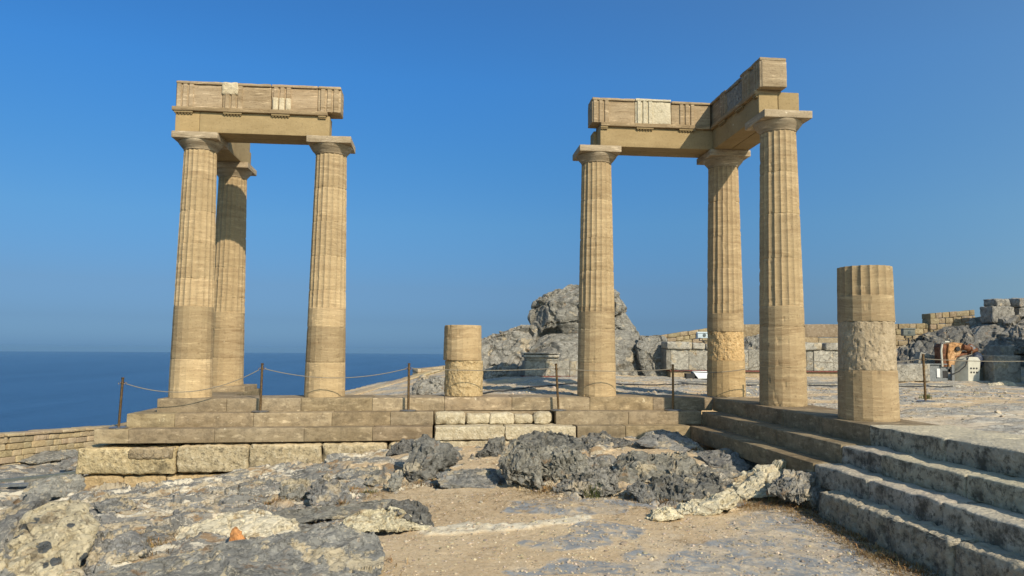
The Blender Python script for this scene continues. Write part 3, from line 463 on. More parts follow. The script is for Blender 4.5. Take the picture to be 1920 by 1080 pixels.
# the plateau behind is worn bedrock with a little soil
plat = sstep(.2, .8, gx)+sstep(.2, .6, gy)*sstep(-12.3, -11.5, gx); plat = np.clip(plat, 0, 1)
pr = sstep(-.22, .10, fbm(P2*np.array([.55, 1.1, 1]), 4, 31))
rock = np.maximum(rock, plat*pr)
# relief: ledges and blocks split by cracks, laid in streaks that run up to the right
S_ = np.stack([gx*.95+gy*.30, gy*1.05-gx*.32, 0*gx], 1); warp = fbm(P2*1.7, 4, 41)[:, None]*.5
rg = fbm(S_*np.array([1.0, 2.1, 1]), 6, 11, True)
A1, e1_ = facets(S_*np.array([1.1, 2.6, 1])+warp*.8, 12)
A2, e2_ = facets(S_*np.array([3.0, 6.2, 1])+warp*.8, 13)
A3, e3_ = facets(S_*np.array([9., 16., 1])+warp, 14)
cid = A1*.5+.5
front = 1-plat
ledge = A1*.13-.06*sstep(.10, .0, e1_)*(fbm(P2*.9, 2, 92) > -.1)
small = A2*.045-.035*sstep(.09, 0, e2_)*(fbm(P2*1.1, 2, 91) > 0)+A3*.012
gz += rock*front*(ledge+small+.03*(rg-.9)+.008*fbm(P2*22, 3, 55))*sstep(-10.5, -9.2, gy)
gz += rock*front*sstep(-8, -10, gx)*.10*fbm(P2*.9, 4, 51)
gz += plat*(.022*rg*rock+.5*small*rock+.03*fbm(P2*np.array([1.7, 3.2, 1]), 5, 33)-.02)*sstep(20, 12, gy)
gz += slab*(.012*fbm(P2*5, 4, 61)+(cid-.5)*.012)+cream*(.03*fbm(P2*7, 4, 62)+.015)
gz += .014*fbm(P2*1.6, 4, 71)+.007*fbm(P2*5.5, 3, 73)*(1-rock)+.004*fbm(P2*14, 3, 72)
# keep the ground under the stones of the platform
ins = seg_dist(gx, gy, [(-12.3, 3.4), (-12.3, -1.3), (-1.4, -1.3), (-1.4, -16.5), (.45, -16.5), (.45, .5), (-10.6, .5), (-10.6, 3.4)])
gz -= .16*sstep(-.02, .12, ins)*sstep(.0, .8, gx+12.9)
# the site ends in a cliff over the sea
SITE = [(-19.5, -26), (-18.4, 2), (-17.0, 8), (-10.4, 15.2), (-6.2, 19.6), (0, 24), (20, 26), (38, 20), (38, -26)]
d = -seg_dist(gx, gy, SITE); d = np.maximum(d, 0)
gz -= d*1.7+np.minimum(d, 2)*1.5-np.minimum(d, 12)*.35*(fbm(P2*.12, 4, 81)+.2)
gz = np.maximum(gz, -140)
ny, nx = sh; I = np.arange(nx*ny).reshape(ny, nx)
F = np.stack([I[:-1, :-1], I[:-1, 1:], I[1:, 1:], I[1:, :-1]], -1).reshape(-1, 4)
mk = np.stack([rock, slab, cream], 1)
m = MT('ground_soil_and_bedrock'); p = m.pos(off=False)
mc = m.n('SeparateColor', {'Color': m.attr('tint').outputs['Color']})
n1 = m.noise(p, .8, 5, .6); n2 = m.noise(p, 6, 7, .65); n3 = m.noise(p, 38, 5, .75); n4 = m.noise(p, 2.4, 8, .65, .7)
sand = m.mix(m.ramp(n1, [(.35, 0.), (.65, 1.)]), (.54, .395, .23), (.615, .47, .285))
sx = m.n('SeparateXYZ', {'Vector': p})
grit = m.math('ADD', m.math('MULTIPLY', m.math('ADD', sx.outputs['X'], 4.6), .30), m.math('MULTIPLY', m.math('ADD', sx.outputs['Y'], 7.4), -.45))
grit = m.math('ADD', grit, m.math('MULTIPLY', m.math('SUBTRACT', n4, .5), 1.6))
sand = m.mix(m.ramp(grit, [(.35, 0.), (.95, .85)]), sand, (.57, .50, .385))
n5 = m.noise(p, 15, 6, .75)
sand = m.mix(m.ramp(n5, [(.36, .5), (.47, 0.)]), sand, (.38, .26, .145))
sand = m.mix(m.ramp(n5, [(.55, 0.), (.65, .5)]), sand, (.74, .61, .42))
sand = m.mix(m.ramp(n3, [(.33, .85), (.45, 0.)]), sand, (.27, .17, .085))
sand = m.mix(m.ramp(n3, [(.60, 0.), (.72, .7)]), sand, (.74, .62, .45))
litter = m.noise(p, 1.9, 9, .74, .4)
sand = m.mix(m.ramp(litter, [(.57, 0.), (.65, .8)]), sand, (.25, .16, .08))
v = m.vor(p, 30); sand = m.mix(m.ramp(v, [(.10, .55), (.17, 0.)]), sand, (.42, .36, .28))
pz = m.attr('zone').outputs['Fac']
st = m.n('Mapping', {'Vector': p, 'Scale': (1., 2.2, 2), 'Rotation': (0, 0, -.3)}).outputs[0]
g1 = m.noise(st, .9, 8, .62, .1); g2 = m.noise(st, 3.4, 8, .68, .1); g3 = m.noise(st, .95, 10, .62, .15)
grey = m.mix(m.ramp(g1, [(.35, 0.), (.65, 1.)]), (.185, .178, .158), (.25, .24, .214))
grey = m.mix(m.ramp(g2, [(.32, .9), (.42, 0.)]), grey, (.085, .08, .07))
grey = m.mix(m.ramp(g2, [(.57, 0.), (.68, .5)]), grey, (.38, .35, .29))
grey = m.mix(m.ramp(g3, [(.515, 0.), (.545, .9)]), grey, (.47, .39, .265))
grey = m.mix(m.ramp(m.noise(st, 1.7, 9, .64), [(.565, 0.), (.585, .92)]), grey, (.68, .61, .47))
vv = m.noise(m.n('Mapping', {'Vector': p, 'Scale': (1.2, 2.2, 2), 'Rotation': (0, 0, .5)}).outputs[0], 1.3, 9, .66, .5)
vl = m.math('ABSOLUTE', m.math('SUBTRACT', vv, .5))
grey = m.mix(m.ramp(vl, [(0., .8), (.013, 0.)]), grey, (.66, .59, .46))
grey = m.mix(m.ramp(m.noise(st, 1.9, 9, .70), [(.55, 0.), (.60, .85)]), grey, (.29, .19, .10))
grey = m.mix(m.ramp(n3, [(.59, 0.), (.70, .45)]), grey, (.50, .46, .38))
grey = m.mix(m.ramp(n3, [(.30, .6), (.42, 0.)]), grey, (.08, .072, .06))
flat = m.mix(m.ramp(g2, [(.36, 0.), (.60, 1.)]), (.27, .258, .228), (.43, .405, .345))
flat = m.mix(m.ramp(g3, [(.48, 0.), (.60, .85)]), flat, (.47, .385, .265))
flat = m.mix(m.ramp(n5, [(.54, 0.), (.64, .8)]), flat, (.58, .53, .45))
flat = m.mix(m.ramp(n5, [(.36, .8), (.46, 0.)]), flat, (.16, .145, .12))
flat = m.mix(m.ramp(n3, [(.58, 0.), (.70, .8)]), flat, (.62, .58, .50))
flat = m.mix(m.ramp(n3, [(.30, .8), (.42, 0.)]), flat, (.12, .105, .085))
grey = m.mix(pz, grey, flat)
pl = m.mix(m.ramp(n2, [(.36, 0.), (.62, 1.)]), (.215, .222, .222), (.33, .335, .325))
pl = m.mix(m.ramp(n4, [(.48, 0.), (.58, .85)]), pl, (.50, .40, .27))
pl = m.mix(m.ramp(n3, [(.60, 0.), (.72, .7)]), pl, (.50, .47, .41))
crm = m.mix(m.ramp(n2, [(.35, 0.), (.6, 1.)]), (.52, .43, .29), (.70, .62, .46))
rk = m.math('MULTIPLY', mc.outputs['Red'], m.ramp(m.noise(p, 4.4, 8, .7), [(.30, .35), (.42, 1.)]))
c = m.mix(rk, sand, grey); c = m.mix(m.math('MULTIPLY', mc.outputs['Green'], m.ramp(m.noise(p, 5.5, 8, .72), [(.40, 0.), (.50, 1.)])), c, pl); c = m.mix(mc.outputs['Blue'], c, crm)
cr = m.vor(m.n('VectorMath', {0: p, 1: m.n('CombineXYZ', {'X': n2, 'Y': n4, 'Z': n2}).outputs[0]}, operation='ADD').outputs[0], 3.6, 'DISTANCE_TO_EDGE')
hk = m.math('MULTIPLY', m.ramp(cr, [(0., 0.), (.05, 1.)]), mc.outputs['Red'])
M['ground'] = m.out(c, [(m.math('MULTIPLY', n2, m.math('ADD', m.math('MULTIPLY', mc.outputs['Red'], .8), .2)), .8, .07), (hk, .3, .03), (n3, .8, .02)])
ground = npmesh('ground', np.stack([gx, gy, gz], 1), F, M['ground'], tint=mk); tag(ground, kind='structure')
za = ground.data.attributes.new('zone', 'FLOAT', 'POINT'); za.data.foreach_set('value', plat.astype(np.float32))
def gh(x, y):
    i = int(np.clip(np.searchsorted(xs, x), 1, nx-1)); j = int(np.clip(np.searchsorted(ys, y), 1, ny-1))
    Z = gz.reshape(sh); tx = (x-xs[i-1])/(xs[i]-xs[i-1]); ty = (y-ys[j-1])/(ys[j]-ys[j-1])
    return float((Z[j-1, i-1]*(1-tx)+Z[j-1, i]*tx)*(1-ty)+(Z[j, i-1]*(1-tx)+Z[j, i]*tx)*ty)
# sea
n = 240; rad = [0, 60, 150, 400, 1000, 2000, 4000, 7000, 10000]+list(range(14000, 62000, 3000))
V = [(0, 0, -116)]; Fq = []
for r in rad[1:]: V += [(r*math.cos(2*math.pi*k/n), r*math.sin(2*math.pi*k/n), -116) for k in range(n)]
V = [(x, y, -130-(x*x+y*y)/(2*6.371e6)) for x, y, z in V]
for k in range(n): Fq.append((0, 1+k, 1+(k+1) % n))
for q in range(len(rad)-2):
    for k in range(n): Fq.append((1+q*n+k, 1+(q+1)*n+k, 1+(q+1)*n+(k+1) % n, 1+q*n+(k+1) % n))
m = MT('sea_water', .25, .28); p = m.pos(off=False)
w1 = m.noise(m.n('Mapping', {'Vector': p, 'Scale': (1., .35, 1), 'Rotation': (0, 0, .5)}).outputs[0], .12, 8, .65)
w2 = m.noise(m.n('Mapping', {'Vector': p, 'Scale': (1., .12, 1), 'Rotation': (0, 0, 1.45)}).outputs[0], .004, 5, .6)
c = m.mix(m.ramp(w2, [(.35, 0.), (.68, 1.)]), (.002, .020, .066), (.016, .054, .126))  # paler streaks in the water colour stand for wave glints
m.b.inputs['IOR'].default_value = 1.33
w3 = m.noise(m.n('Mapping', {'Vector': p, 'Scale': (1., .25, 1), 'Rotation': (0, 0, 1.3)}).outputs[0], .02, 6, .7)
M['sea'] = m.out(c, [(w3, .6, 9.), (w1, .9, 2.2)])
tag(npmesh('sea', V, Fq, M['sea']), kind='structure')
# ------------------------------------------------------------------ stepped platform
def sag(V):
    V = np.array(V, float); V[:, 2] -= .05*np.clip((-5-V[:, 0])/6.5, 0, 1); return V
rnd = random.Random(4)
def course(mb, axis_, cuts, a0, a1, z0, z1, seed, r=.012, amp=.003, lo=.8, hi=1.12, gap=.002, big=0., jit=.006, res=.09, zj=0.):
    """a run of blocks along x or y; a0, a1: back/front limits of the other axis"""
    for i in range(len(cuts)-1):
        q0, q1 = sorted((cuts[i], cuts[i+1])); q0 += gap; q1 -= gap; rr = random.Random(seed*100+i)
        t = rr.uniform(lo, hi); tt = (t*rr.uniform(.97, 1.03), t, t*rr.uniform(.93, 1.04)); j = rr.uniform(-jit, jit); dz = rr.uniform(-zj, zj)
        kw = dict(r=r, amp=amp, seed=seed*31+i, res=res, big=big)
        if axis_ == 'x': V, F_ = rblock(q0, q1, a0+j, a1, z0, z1+dz, **kw)
        else: V, F_ = rblock(a0+j, a1, q0, q1, z0, z1+dz, **kw)
        mb.add(sag(V), F_, tt)
steps = empty('stone_steps', (-6, -.55, 0), 'long tan stepped platform carrying the front row of columns, patched with rough blocks', 'steps')
def under(o, p):
    o.parent = p; o.matrix_parent_inverse = Matrix.Translation(p.location).inverted() if not any(p.rotation_euler) else p.matrix_basis.inverted(); return o
b = MB(); course(b, 'x', [-11.44, -10.15, -8.75, -7.38, -5.97, -4.63, -3.05, -1.75, -.505], -.55, .47, -.262, 0., 1, zj=.008)
course(b, 'y', [.475, 1.6, 3.3], -11.44, -10.36, -.262, .0, 2)
b.block(-11.38, -10.42, 1.9, 3.1, -.06, .075, 1., seed=77)
under(b.build('stylobate', M['step']), steps)
b = MB(); course(b, 'x', [-11.84, -10.98, -9.55, -8.1, -7.0, -6.18], -.92, -.2, -.508, -.25, 3); 
course(b, 'y', [-.195, 1.2, 3.4], -11.84, -11.1, -.508, -.25, 5)
b.block(-6.17, -3.81, -.62, -.2, -.5, -.275, .9, seed=15)
under(b.build('step', M['step']), steps)
b = MB(); course(b, 'x', [-3.80, -2.35, -.865], -.92, -.2, -.508, -.25, 4); under(b.build('step', M['step']), steps)
b = MB(); course(b, 'x', [-12.26, -11.66, -10.15, -8.55, -7.3, -6.19], -1.28, -.5, -.752, -.5, 6)
course(b, 'y', [-.495, 1.2, 3.5], -12.26, -11.4, -.752, -.5, 8)
under(b.build('step', M['step']), steps)
b = MB(); course(b, 'x', [-3.44, -2.5, -1.215], -1.28, -.5, -.752, -.5, 7); under(b.build('step', M['step']), steps)
def fblock(name, x0, x1, y0, y1, z0, z1, mat, seed, t=1., r=.05, amp=.03, label=None, big=.02):
    V, F_ = rblock(x0, x1, y0, y1, z0, z1, res=.035, r=r, amp=amp, seed=seed, freq=7, chip=.9, big=big)
    o = npmesh(name, sag(V), F_, M[mat], None, True, 60, np.tile(np.asarray(t, float), (len(V), 1)) if np.ndim(t) else np.full(len(V), t))
    if label: o['label'] = label
    return under(o, steps)
for i, (a, c_, z1, z0) in enumerate([(-6.16, -5.56, -.262, -.50), (-5.55, -5.08, -.30, -.50), (-5.09, -4.62, -.285, -.50), (-4.62, -4.24, -.315, -.50), (-4.22, -3.87, -.27, -.50)]):
    fblock('infill_block', a, c_, -.90+.04*(i % 2), -.63, z0, z1, 'infill', 40+i, .95+.06*(i % 3), r=.07, label='broken pale block, top worn away')
for i, (a, c_) in enumerate([(-6.15, -4.83), (-4.82, -3.46)]): fblock('infill_block', a, c_, -1.26, -.7, -.765, -.505, 'infill', 50+i, 1., r=.03, amp=.02)
fblock('infill_block', -6.1, -4.6, -1.22, -.7, -.99, -.77, 'infill', 55, .92, r=.04)
fd = [(-12.5, -10.80, -.90, -1.29), (-10.77, -9.52, -.795, -1.27), (-9.50, -8.22, -.79, -1.24), (-8.20, -7.02, -.785, -1.2), (-7.0, -6.2, -.785, -1.15)]
for i, (a, c_, z1, z0) in enumerate(fd):
    fblock('foundation_block', a, c_, -1.36, -.5, z0, z1 if i else -.83, 'found', 60+i, (1.02, 1, .96) if i else (1.08, 1.03, .9), r=.05)
fblock('foundation_block', -11.6, -10.83, -1.395, -1.2, -1.02, -.822, 'found', 70, (.72, .68, .66), r=.03, label='darker small block set into the corner block')
for i, (a, c_) in enumerate([(-12.42, -11.73), (-11.71, -10.98), (-10.97, -9.9), (-9.89, -8.8)]):
    fblock('foundation_block', a, c_, -1.27, -.5, -1.9, -1.325, 'porous', 72+i, (1.02, .98, .92), r=.04)
for i, (a, c_) in enumerate([(-.45, 1.4), (1.42, 3.5)]):
    V, F_ = rblock(-12.5, -11.5, a, c_, -2.1, -.84, res=.06, r=.05, amp=.03, seed=80+i); under(npmesh('foundation_block', sag(V), F_, M['found'], tint=np.ones(len(V))), steps)
side = empty('stone_steps', (-.5, -8, 0), 'weathered flight of grey steps running towards the viewer, dark lichen on its faces', 'steps')
YC = [-6.25, -7.75, -9.1, -10.6, -12.1, -13.8, -15.6]
b = MB(); course(b, 'y', [-.555, -2.2, -3.75, -5.0, -6.25], -.50, .52, -.262, 0., 11, lo=.72, hi=.9, zj=.008)
under(b.build('stylobate', M['step']), side)
b = MB(); course(b, 'y', YC, -.50, .62, -.262, 0., 12, r=.026, amp=.012, big=.024, res=.05, zj=.012, lo=.92, hi=1.08)
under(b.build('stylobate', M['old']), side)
b = MB(); course(b, 'y', [-.925, -2.6, -4.3, -6.2], -.86, -.3, -.505, -.25, 13, lo=.72, hi=.9)
under(b.build('step', M['step']), side)
b = MB(); course(b, 'y', [-6.2, -7.1, -8.55, -10.0, -11.7, -13.6, -15.6], -.86, -.3, -.505, -.25, 14, r=.03, amp=.014, big=.03, res=.05, zj=.012, lo=.92, hi=1.08)
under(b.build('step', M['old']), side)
b = MB(); course(b, 'y', [-1.285, -3.0, -4.7, -6.15], -1.22, -.6, -.765, -.495, 15, lo=.70, hi=.86)
under(b.build('step', M['step']), side)
b = MB(); course(b, 'y', [-6.15, -7.4, -8.7, -10.2, -11.8, -13.6, -15.6], -1.22, -.6, -.765, -.495, 16, r=.03, amp=.016, big=.034, res=.05, lo=.92, hi=1.08)
under(b.build('step', M['old']), side)
for i, (a, c_) in enumerate([(-6.72, -7.62), (-7.63, -9.2), (-9.22, -11), (-11.02, -13), (-13.02, -15.6)]):
    V, F_ = rblock(-1.47, -.9, c_, a, -1.2, -.735, res=.03, r=.045, amp=.03, seed=90+i, freq=11, chip=.7, big=.04)
    under(npmesh('rough_block', V, F_, M['oldrough'], None, True, 60, np.full(len(V), .95+.08*(i % 2))), side)
# ------------------------------------------------------------------ columns
RB, RT, HS = .405, .315, 4.90
def rad_at(z): return RB-(RB-RT)*(max(z, 0)/HS)**1.12
NF = 20
def drum(z0, z1, seed, rough=0., flute_from=1.75, rot=0., chipped=1., smoothside=None):
    base = [z0, z0+.006, z0+.02]; top = [z1-.02, z1-.006, z1]
    zz = list(np.linspace(z0+.045, z1-.045, max(2, int((z1-z0)/(.03 if rough else .05)))))
    if z0 < flute_from < z1: zz = sorted([z for z in zz if abs(z-flute_from) > .02]+[flute_from-.004, flute_from+.004])
    zz = base+zz+top; ns = 7; nt_ = NF*ns; hw = math.pi/NF
    th = np.array([2*math.pi*(k+0.0)/NF+2*hw*(j/ns) for k in range(NF) for j in range(ns)]); ph = np.tile(np.array([2*hw*(j/ns)-hw for j in range(ns)]), NF)
    V = []
    for z in zz:
        r = rad_at(z); fac = r*math.cos(hw)/np.cos(ph)
        if rough: rr = np.full(nt_, r*.985)
        elif z > flute_from: rr = fac-.019*(r/RB)*np.maximum(0, 1-(np.abs(ph)/hw)**2.2)
        else: rr = fac
        if z in (z0, z1): rr = rr-.0045
        elif z in (z0+.006, z1-.006): rr = rr-.0018
        V.append(np.stack([rr*np.cos(th+rot), rr*np.sin(th+rot), np.full(nt_, z)], 1))
    V = np.concatenate(V); N = V.copy(); N[:, 2] = 0; N /= np.linalg.norm(N, axis=1, keepdims=True)
    off = seed*9.7
    if rough:
        a = fbm(V*9+off, 5, seed)*.024+fbm(V*3+off, 3, seed+5)*.012; f1, f2, c_ = worley(V*16+off, seed); a -= .018*sstep(.35, .1, f1)
        if smoothside is not None:
            an = np.arctan2(V[:, 1], V[:, 0]); a = a*sstep(smoothside, smoothside-.12, an)
        V = V+N*(a-.006)[:, None]
    else:
        a = fbm(V*6+off, 4, seed)*.004; e = np.minimum(V[:, 2]-z0, z1-V[:, 2])
        a -= chipped*.012*sstep(.14, .40, fbm(V*5+off, 4, seed+2))*sstep(.05, .0, e)+.010*sstep(.30, .5, fbm(V*7+off, 4, seed+8))
        V = V+N*a[:, None]
    nz = len(zz); I = np.arange(nz*nt_).reshape(nz, nt_); J = np.roll(I, -1, 1)
    Q = np.stack([I[:-1], J[:-1], J[1:], I[1:]], -1).reshape(-1, 4)
    Fl = [tuple(q) for q in Q.tolist()]+[tuple(I[0][::-1].tolist()), tuple(I[-1].tolist())]
    return V, Fl
def lathe(prof, n=64):
    V = [(r*math.cos(2*math.pi*k/n), r*math.sin(2*math.pi*k/n), z) for r, z in prof for k in range(n)]
    I = np.arange(len(V)).reshape(len(prof), n); J = np.roll(I, -1, 1)
    Fl = [tuple(q) for q in np.stack([I[:-1], J[:-1], J[1:], I[1:]], -1).reshape(-1, 4).tolist()]
    return V, Fl+[tuple(I[0][::-1].tolist()), tuple(I[-1].tolist())]
def column(x, y, label, cuts, tints, seed, rough=(), cap=True, dz=0., group=None, matn=None, offs=None, name='column', cat='column', smooth_side=None):
    c = empty(name, (x, y, 0), label, cat, group)
    for i in range(len(cuts)-1):
        z0 = cuts[i]+(0 if i else -dz); isr = i in rough
        V, Fl = drum(z0, cuts[i+1], seed*17+i, isr, rot=seed*.07+.02*i, smoothside=smooth_side if isr else None)
        if offs and i in offs: V = V+np.array(offs[i])
        o = npmesh('drum', V, Fl, M[matn[i] if matn and i in matn else ('porous' if isr else 'lime')], c, True, 11, np.ones(len(V)))
        o.color = (*tints[i], 1)
        if isr: o['label'] = 'rough pitted unfluted drum'
    if cap:
        zc = cuts[-1]; rt = rad_at(HS)
        V, Fl = lathe([(rt-.012, zc-.001), (rt-.012, zc+.004), (rt+.004, zc+.012), (rt+.006, zc+.03), (rt+.012, zc+.036), (rt+.016, zc+.045), (rt+.052, zc+.085), (rt+.088, zc+.13), (rt+.108, zc+.158), (rt+.115, zc+.175), (rt+.112, zc+.186)], 72)
        k = npmesh('capital', V, Fl, M['weathered'], c, True, 40, np.full(len(V), .92))
        V, F_ = rblock(-.4425, .4425, -.4425, .4425, 5.084, 5.22, res=.07, r=.012, amp=.003, seed=seed+200, chip=.9)
        npmesh('abacus', V, F_, M['weathered'], k, True, 35, np.full(len(V), 1.))
    return c
D7 = [0, .70, 1.38, 2.08, 2.78, 3.49, 4.20, 4.90]
W_ = (1.0, .97, .93)
def T(*v): return [(a, a*.985, a*.95) for a in v]
column(-11.0, 0, 'left end fluted column at the outer corner, dark wavy bands in its lower part', [0, .71, 1.75, 2.3, 3.0, 3.65, 4.3, 4.9], T(1.2, .80, 1.12, .96, 1.04, .93, .98), 1, dz=.06)
column(-11.0, 2.46, 'column standing behind the corner column, half in its shadow', D7, T(.98, .9, .95, .95, .92, .9, .9), 2, dz=.1)
column(-8.378, 0, 'fluted column with a sharp dark drum above its pale foot, right support of the seaward pair', [0, .66, 1.37, 2.1, 2.8, 3.5, 4.2, 4.9], T(1.12, .80, 1.15, 1.06, .95, 1.03, .92), 3, dz=.06)
column(-5.577, 0, 'short two drum stump, smooth faceted drum on a rough round one', [0, .715, 1.43], [(1.08, 1.04, .95), (1.05, 1.02, .97)], 4, rough=(0,), cap=False, offs={1: (-.03, -.01, .006)}, name='column_stump', cat='column stump')
column(-2.8, 0, 'fluted column in front of the big boulder', [0, .69, 1.39, 1.85, 2.6, 3.3, 4.1, 4.9], T(1.08, .92, .86, 1.0, .93, 1.02, .92), 5)
column(0, 0, 'inner corner column with an orange pitted drum low in its shaft', [0, .76, 1.36, 1.95, 2.7, 3.4, 4.15, 4.9], [(.95, .9, .8), (1.18, 1.04, .86), (.86, .84, .8), (.95, .93, .9), (.95, .93, .9), (.95, .93, .9), (.92, .9, .88)], 6, rough=(1,))
column(0, -2.7, 'nearest full height fluted column, in front of the inner corner', [0, .68, 1.39, 1.75, 2.6, 3.4, 4.15, 4.9], T(.85, .92, .84, .96, .90, .98, .9), 7)
column(0, -5.4, 'thick broken column stump with a pitted grey middle drum, close to the side steps', [0, .70, 1.385, 2.17], [(.84, .82, .80), (1, .98, .96), (.80, .79, .77)], 8, rough=(1,), cap=False, name='column_stump', cat='column stump', smooth_side=-.62, matn={1: 'greyporous'})
# ------------------------------------------------------------------ entablatures
ALO, ATOP, TZ, FZ0, FZ1 = 5.221, 5.60, 5.64, 5.722, 6.255
def trigl(x0, x1, yf, z0, z1, t=1., d=.05):
    """vertical strip with two full and two half grooves, face towards -y"""
    w = x1-x0; u = w/6; pr = [(0, .5)]
    pts = [(x0, yf+d*.9)]
    for k in range(3):
        a = x0+u*(2*k)+u*.45; c_ = a+u*1.1
        pts += [(a, yf), (c_, yf)]
        if k < 2: pts += [(c_+u*.45, yf+d)]
    pts += [(x1, yf+d*.9), (x1, yf+.06), (x0, yf+.06)]
    n = len(pts); V = [(x, y, z0) for x, y in pts]+[(x, y, z1) for x, y in pts]
    Fl = [(i, (i+1) % n, n+(i+1) % n, n+i) for i in range(n)]+[tuple(range(n))[::-1], tuple(range(n, 2*n))]
    return V, Fl
def rot90(V):
    """turn a piece whose face looks to -y so that it looks to -x (x' = y, y' = -x mirrored along the run)"""
    V = np.array(V, float); return np.stack([V[:, 1], -V[:, 0], V[:, 2]], 1)
def entab(label, loc):
    return empty('entablature', loc, label, 'entablature')
def part(name, V, F_, mat, parent, t=1., flip=False, sharp=35, label=None):
    if flip: V = rot90(V)
    V = np.array(V, float)
    o = npmesh(name, V, F_, M[mat], None, True, sharp, np.tile(np.asarray(t, float), (len(V), 1)) if np.ndim(t) else np.full(len(V), t))
    if label: o['label'] = label
    o.parent = parent
    top = parent
    while top.parent: top = top.parent
    o.matrix_parent_inverse = Matrix.Translation(top.location).inverted() if parent is top else Matrix()
    return o
def regula(x0, x1, yf, top, flip=False):
    b = MB(); b.box(x0, x1, yf-.045, yf+.02, TZ-.034, TZ-.001)
    for k in range(6):
        cx = x0+(x1-x0)*(k+.5)/6; V, Fl = lathe([(.017, TZ-.058), (.013, TZ-.036)], 8); b.add(np.array(V)+(cx, yf-.018, 0), Fl)
    return part('regula', np.concatenate(b.V), b.F, 'arch', top, .8, flip)
def blockpart(name, mat, parent, x0, x1, y0, y1, z0, z1, seed, t=1., r=.01, amp=.003, flip=False, label=None, big=0., res=.09):
    V, F_ = rblock(x0, x1, y0, y1, z0, z1, seed=seed, r=r, amp=amp, big=big, res=res)
    return part(name, V, F_, mat, parent, t, flip, label=label)
def friezeblock(top, x0, x1, tris, seed, y0=-.36, y1=.06, mat='weathered', t=1., flip=False, label=None, z1=FZ1):
    f = blockpart('frieze_block', mat, top, x0, x1, y0, y1, FZ0+.001, z1-.055, seed, t, flip=flip, label=label, r=.02, amp=.007 if mat == 'weathered' else .02)
    c_ = blockpart('fillet', mat, f, x0+.004, x1-.004, y0-.035, y1-.002, z1-.056, z1, seed+1, t, flip=flip, r=.02, amp=.011, res=.06)
    for a, e in tris:
        V, Fl = trigl(a, e, y0-.03, FZ0+.002, z1-.058)
        part('triglyph', V, Fl, mat, f, t, flip, sharp=20)
    return f
E1 = entab('left entablature, long carved beam over the seaward column pair with a return behind', (-9.7, 0, 5.22))
blockpart('architrave', 'arch', E1, -10.93, -8.38, -.36, -.01, ALO, TZ, 301, 1.)
blockpart('architrave', 'arch', E1, -10.93, -8.45, .0, .36, ALO, TZ, 302, .95)
blockpart('architrave', 'arch', E1, -11.40, -10.935, -.362, 1.3, ALO, TZ, 303, (1.1, 1.07, 1.03), label='paler beam end above the outer corner column')
blockpart('architrave', 'arch', E1, -11.40, -10.72, 1.305, 2.95, ALO, TZ+.02, 304, 1.)
blockpart('architrave', 'arch', E1, -10.93, -10.72, .365, 1.3, ALO, TZ+.02, 305, 1.)
blockpart('backing_course', 'arch', E1, -11.38, -10.74, .37, 2.9, TZ+.025, 6.2, 306, 1.)
blockpart('taenia', 'weathered', E1, -11.46, -8.42, -.43, .1, TZ+.001, FZ0, 307, (.78, .72, .62), r=.012, amp=.006)
for a, e in ((-11.42, -11.06), (-10.47, -10.11), (-9.53, -9.17), (-8.60, -8.45)): regula(a, e, -.365, E1)
LT = [(-11.41, -11.05), (-10.47, -10.10), (-9.52, -9.15), (-8.59, -8.20)]
friezeblock(E1, -11.41, -10.51, LT[:1], 310, t=(.98, .94, .9))
friezeblock(E1, -10.504, -9.553, [LT[1]], 312, t=(.9, .85, .78), z1=FZ1-.004)
friezeblock(E1, -9.543, -8.63, [LT[2]], 314, t=(1.0, .93, .86))
friezeblock(E1, -8.627, -8.165, [LT[3]], 316, y1=.1, t=(1.02, .97, .9), label='end block with a triglyph, overhanging the beam below')
p1 = blockpart('repair_patch', 'white', E1, -10.53, -10.20, -.405, -.30, 6.0, 6.262, 320, (.98, .93, .84), r=.05, amp=.03, res=.025)
p1['label'] = 'pale broken patch at the top edge'
for k in range(3): blockpart('repair_patch', 'white', E1, -9.515+.125*k, -9.405+.125*k, -.402, -.3, 5.726, 5.98, 322+k, (.98, .93, .84), r=.02, amp=.012, res=.03)
E2 = entab('angled entablature over the three columns at the inner corner, one white block in its front', (-.4, -.4, 5.22))
blockpart('architrave', 'arch', E2, -2.79, .36, -.36, -.01, ALO, TZ, 331, 1.)
blockpart('architrave', 'arch', E2, -2.86, .40, .0, .36, ALO, TZ, 332, .95)
# wing beams, built along x and turned so that they run towards the viewer: x -> -y
blockpart('architrave', 'arch', E2, .365, 2.72, -.36, .0, ALO, TZ, 333, .95, flip=True)
blockpart('architrave', 'arch', E2, .365, 2.71, .015, .41, ALO, TZ+.05, 334, .88, flip=True)
blockpart('taenia', 'weathered', E2, -2.79, -.44, -.43, .1, TZ+.001, FZ0, 335, (.76, .70, .60), r=.012, amp=.006)
blockpart('taenia', 'weathered', E2, -.1, 2.70, -.43, .08, TZ+.0015, FZ0-.0005, 336, (.76, .70, .60), r=.012, amp=.006, flip=True)
for a, e in ((-2.79, -2.64), (-2.02, -1.66), (-1.10, -.74)): regula(a, e, -.365, E2)
for a, e in ((.82, 1.16), (1.72, 2.06), (2.56, 2.70)): regula(a, e, -.365, E2, True)
friezeblock(E2, -2.97, -2.05, [(-2.96, -2.60)], 340, y1=.1, t=(.92, .87, .8))
friezeblock(E2, -2.047, -1.265, [(-2.02, -1.66)], 342, mat='white', t=(.96, .95, .9), label='newer white block, pitted', z1=FZ1+.012, y0=-.365)
friezeblock(E2, -1.262, -.40, [(-1.10, -.74)], 344, t=(.95, .9, .82), z1=FZ1-.02)
friezeblock(E2, -.1, 1.18, [(.46, .80), (.86, 1.17)][1:], 346, t=(.8, .77, .74), flip=True, y1=.1, z1=FZ1-.004)
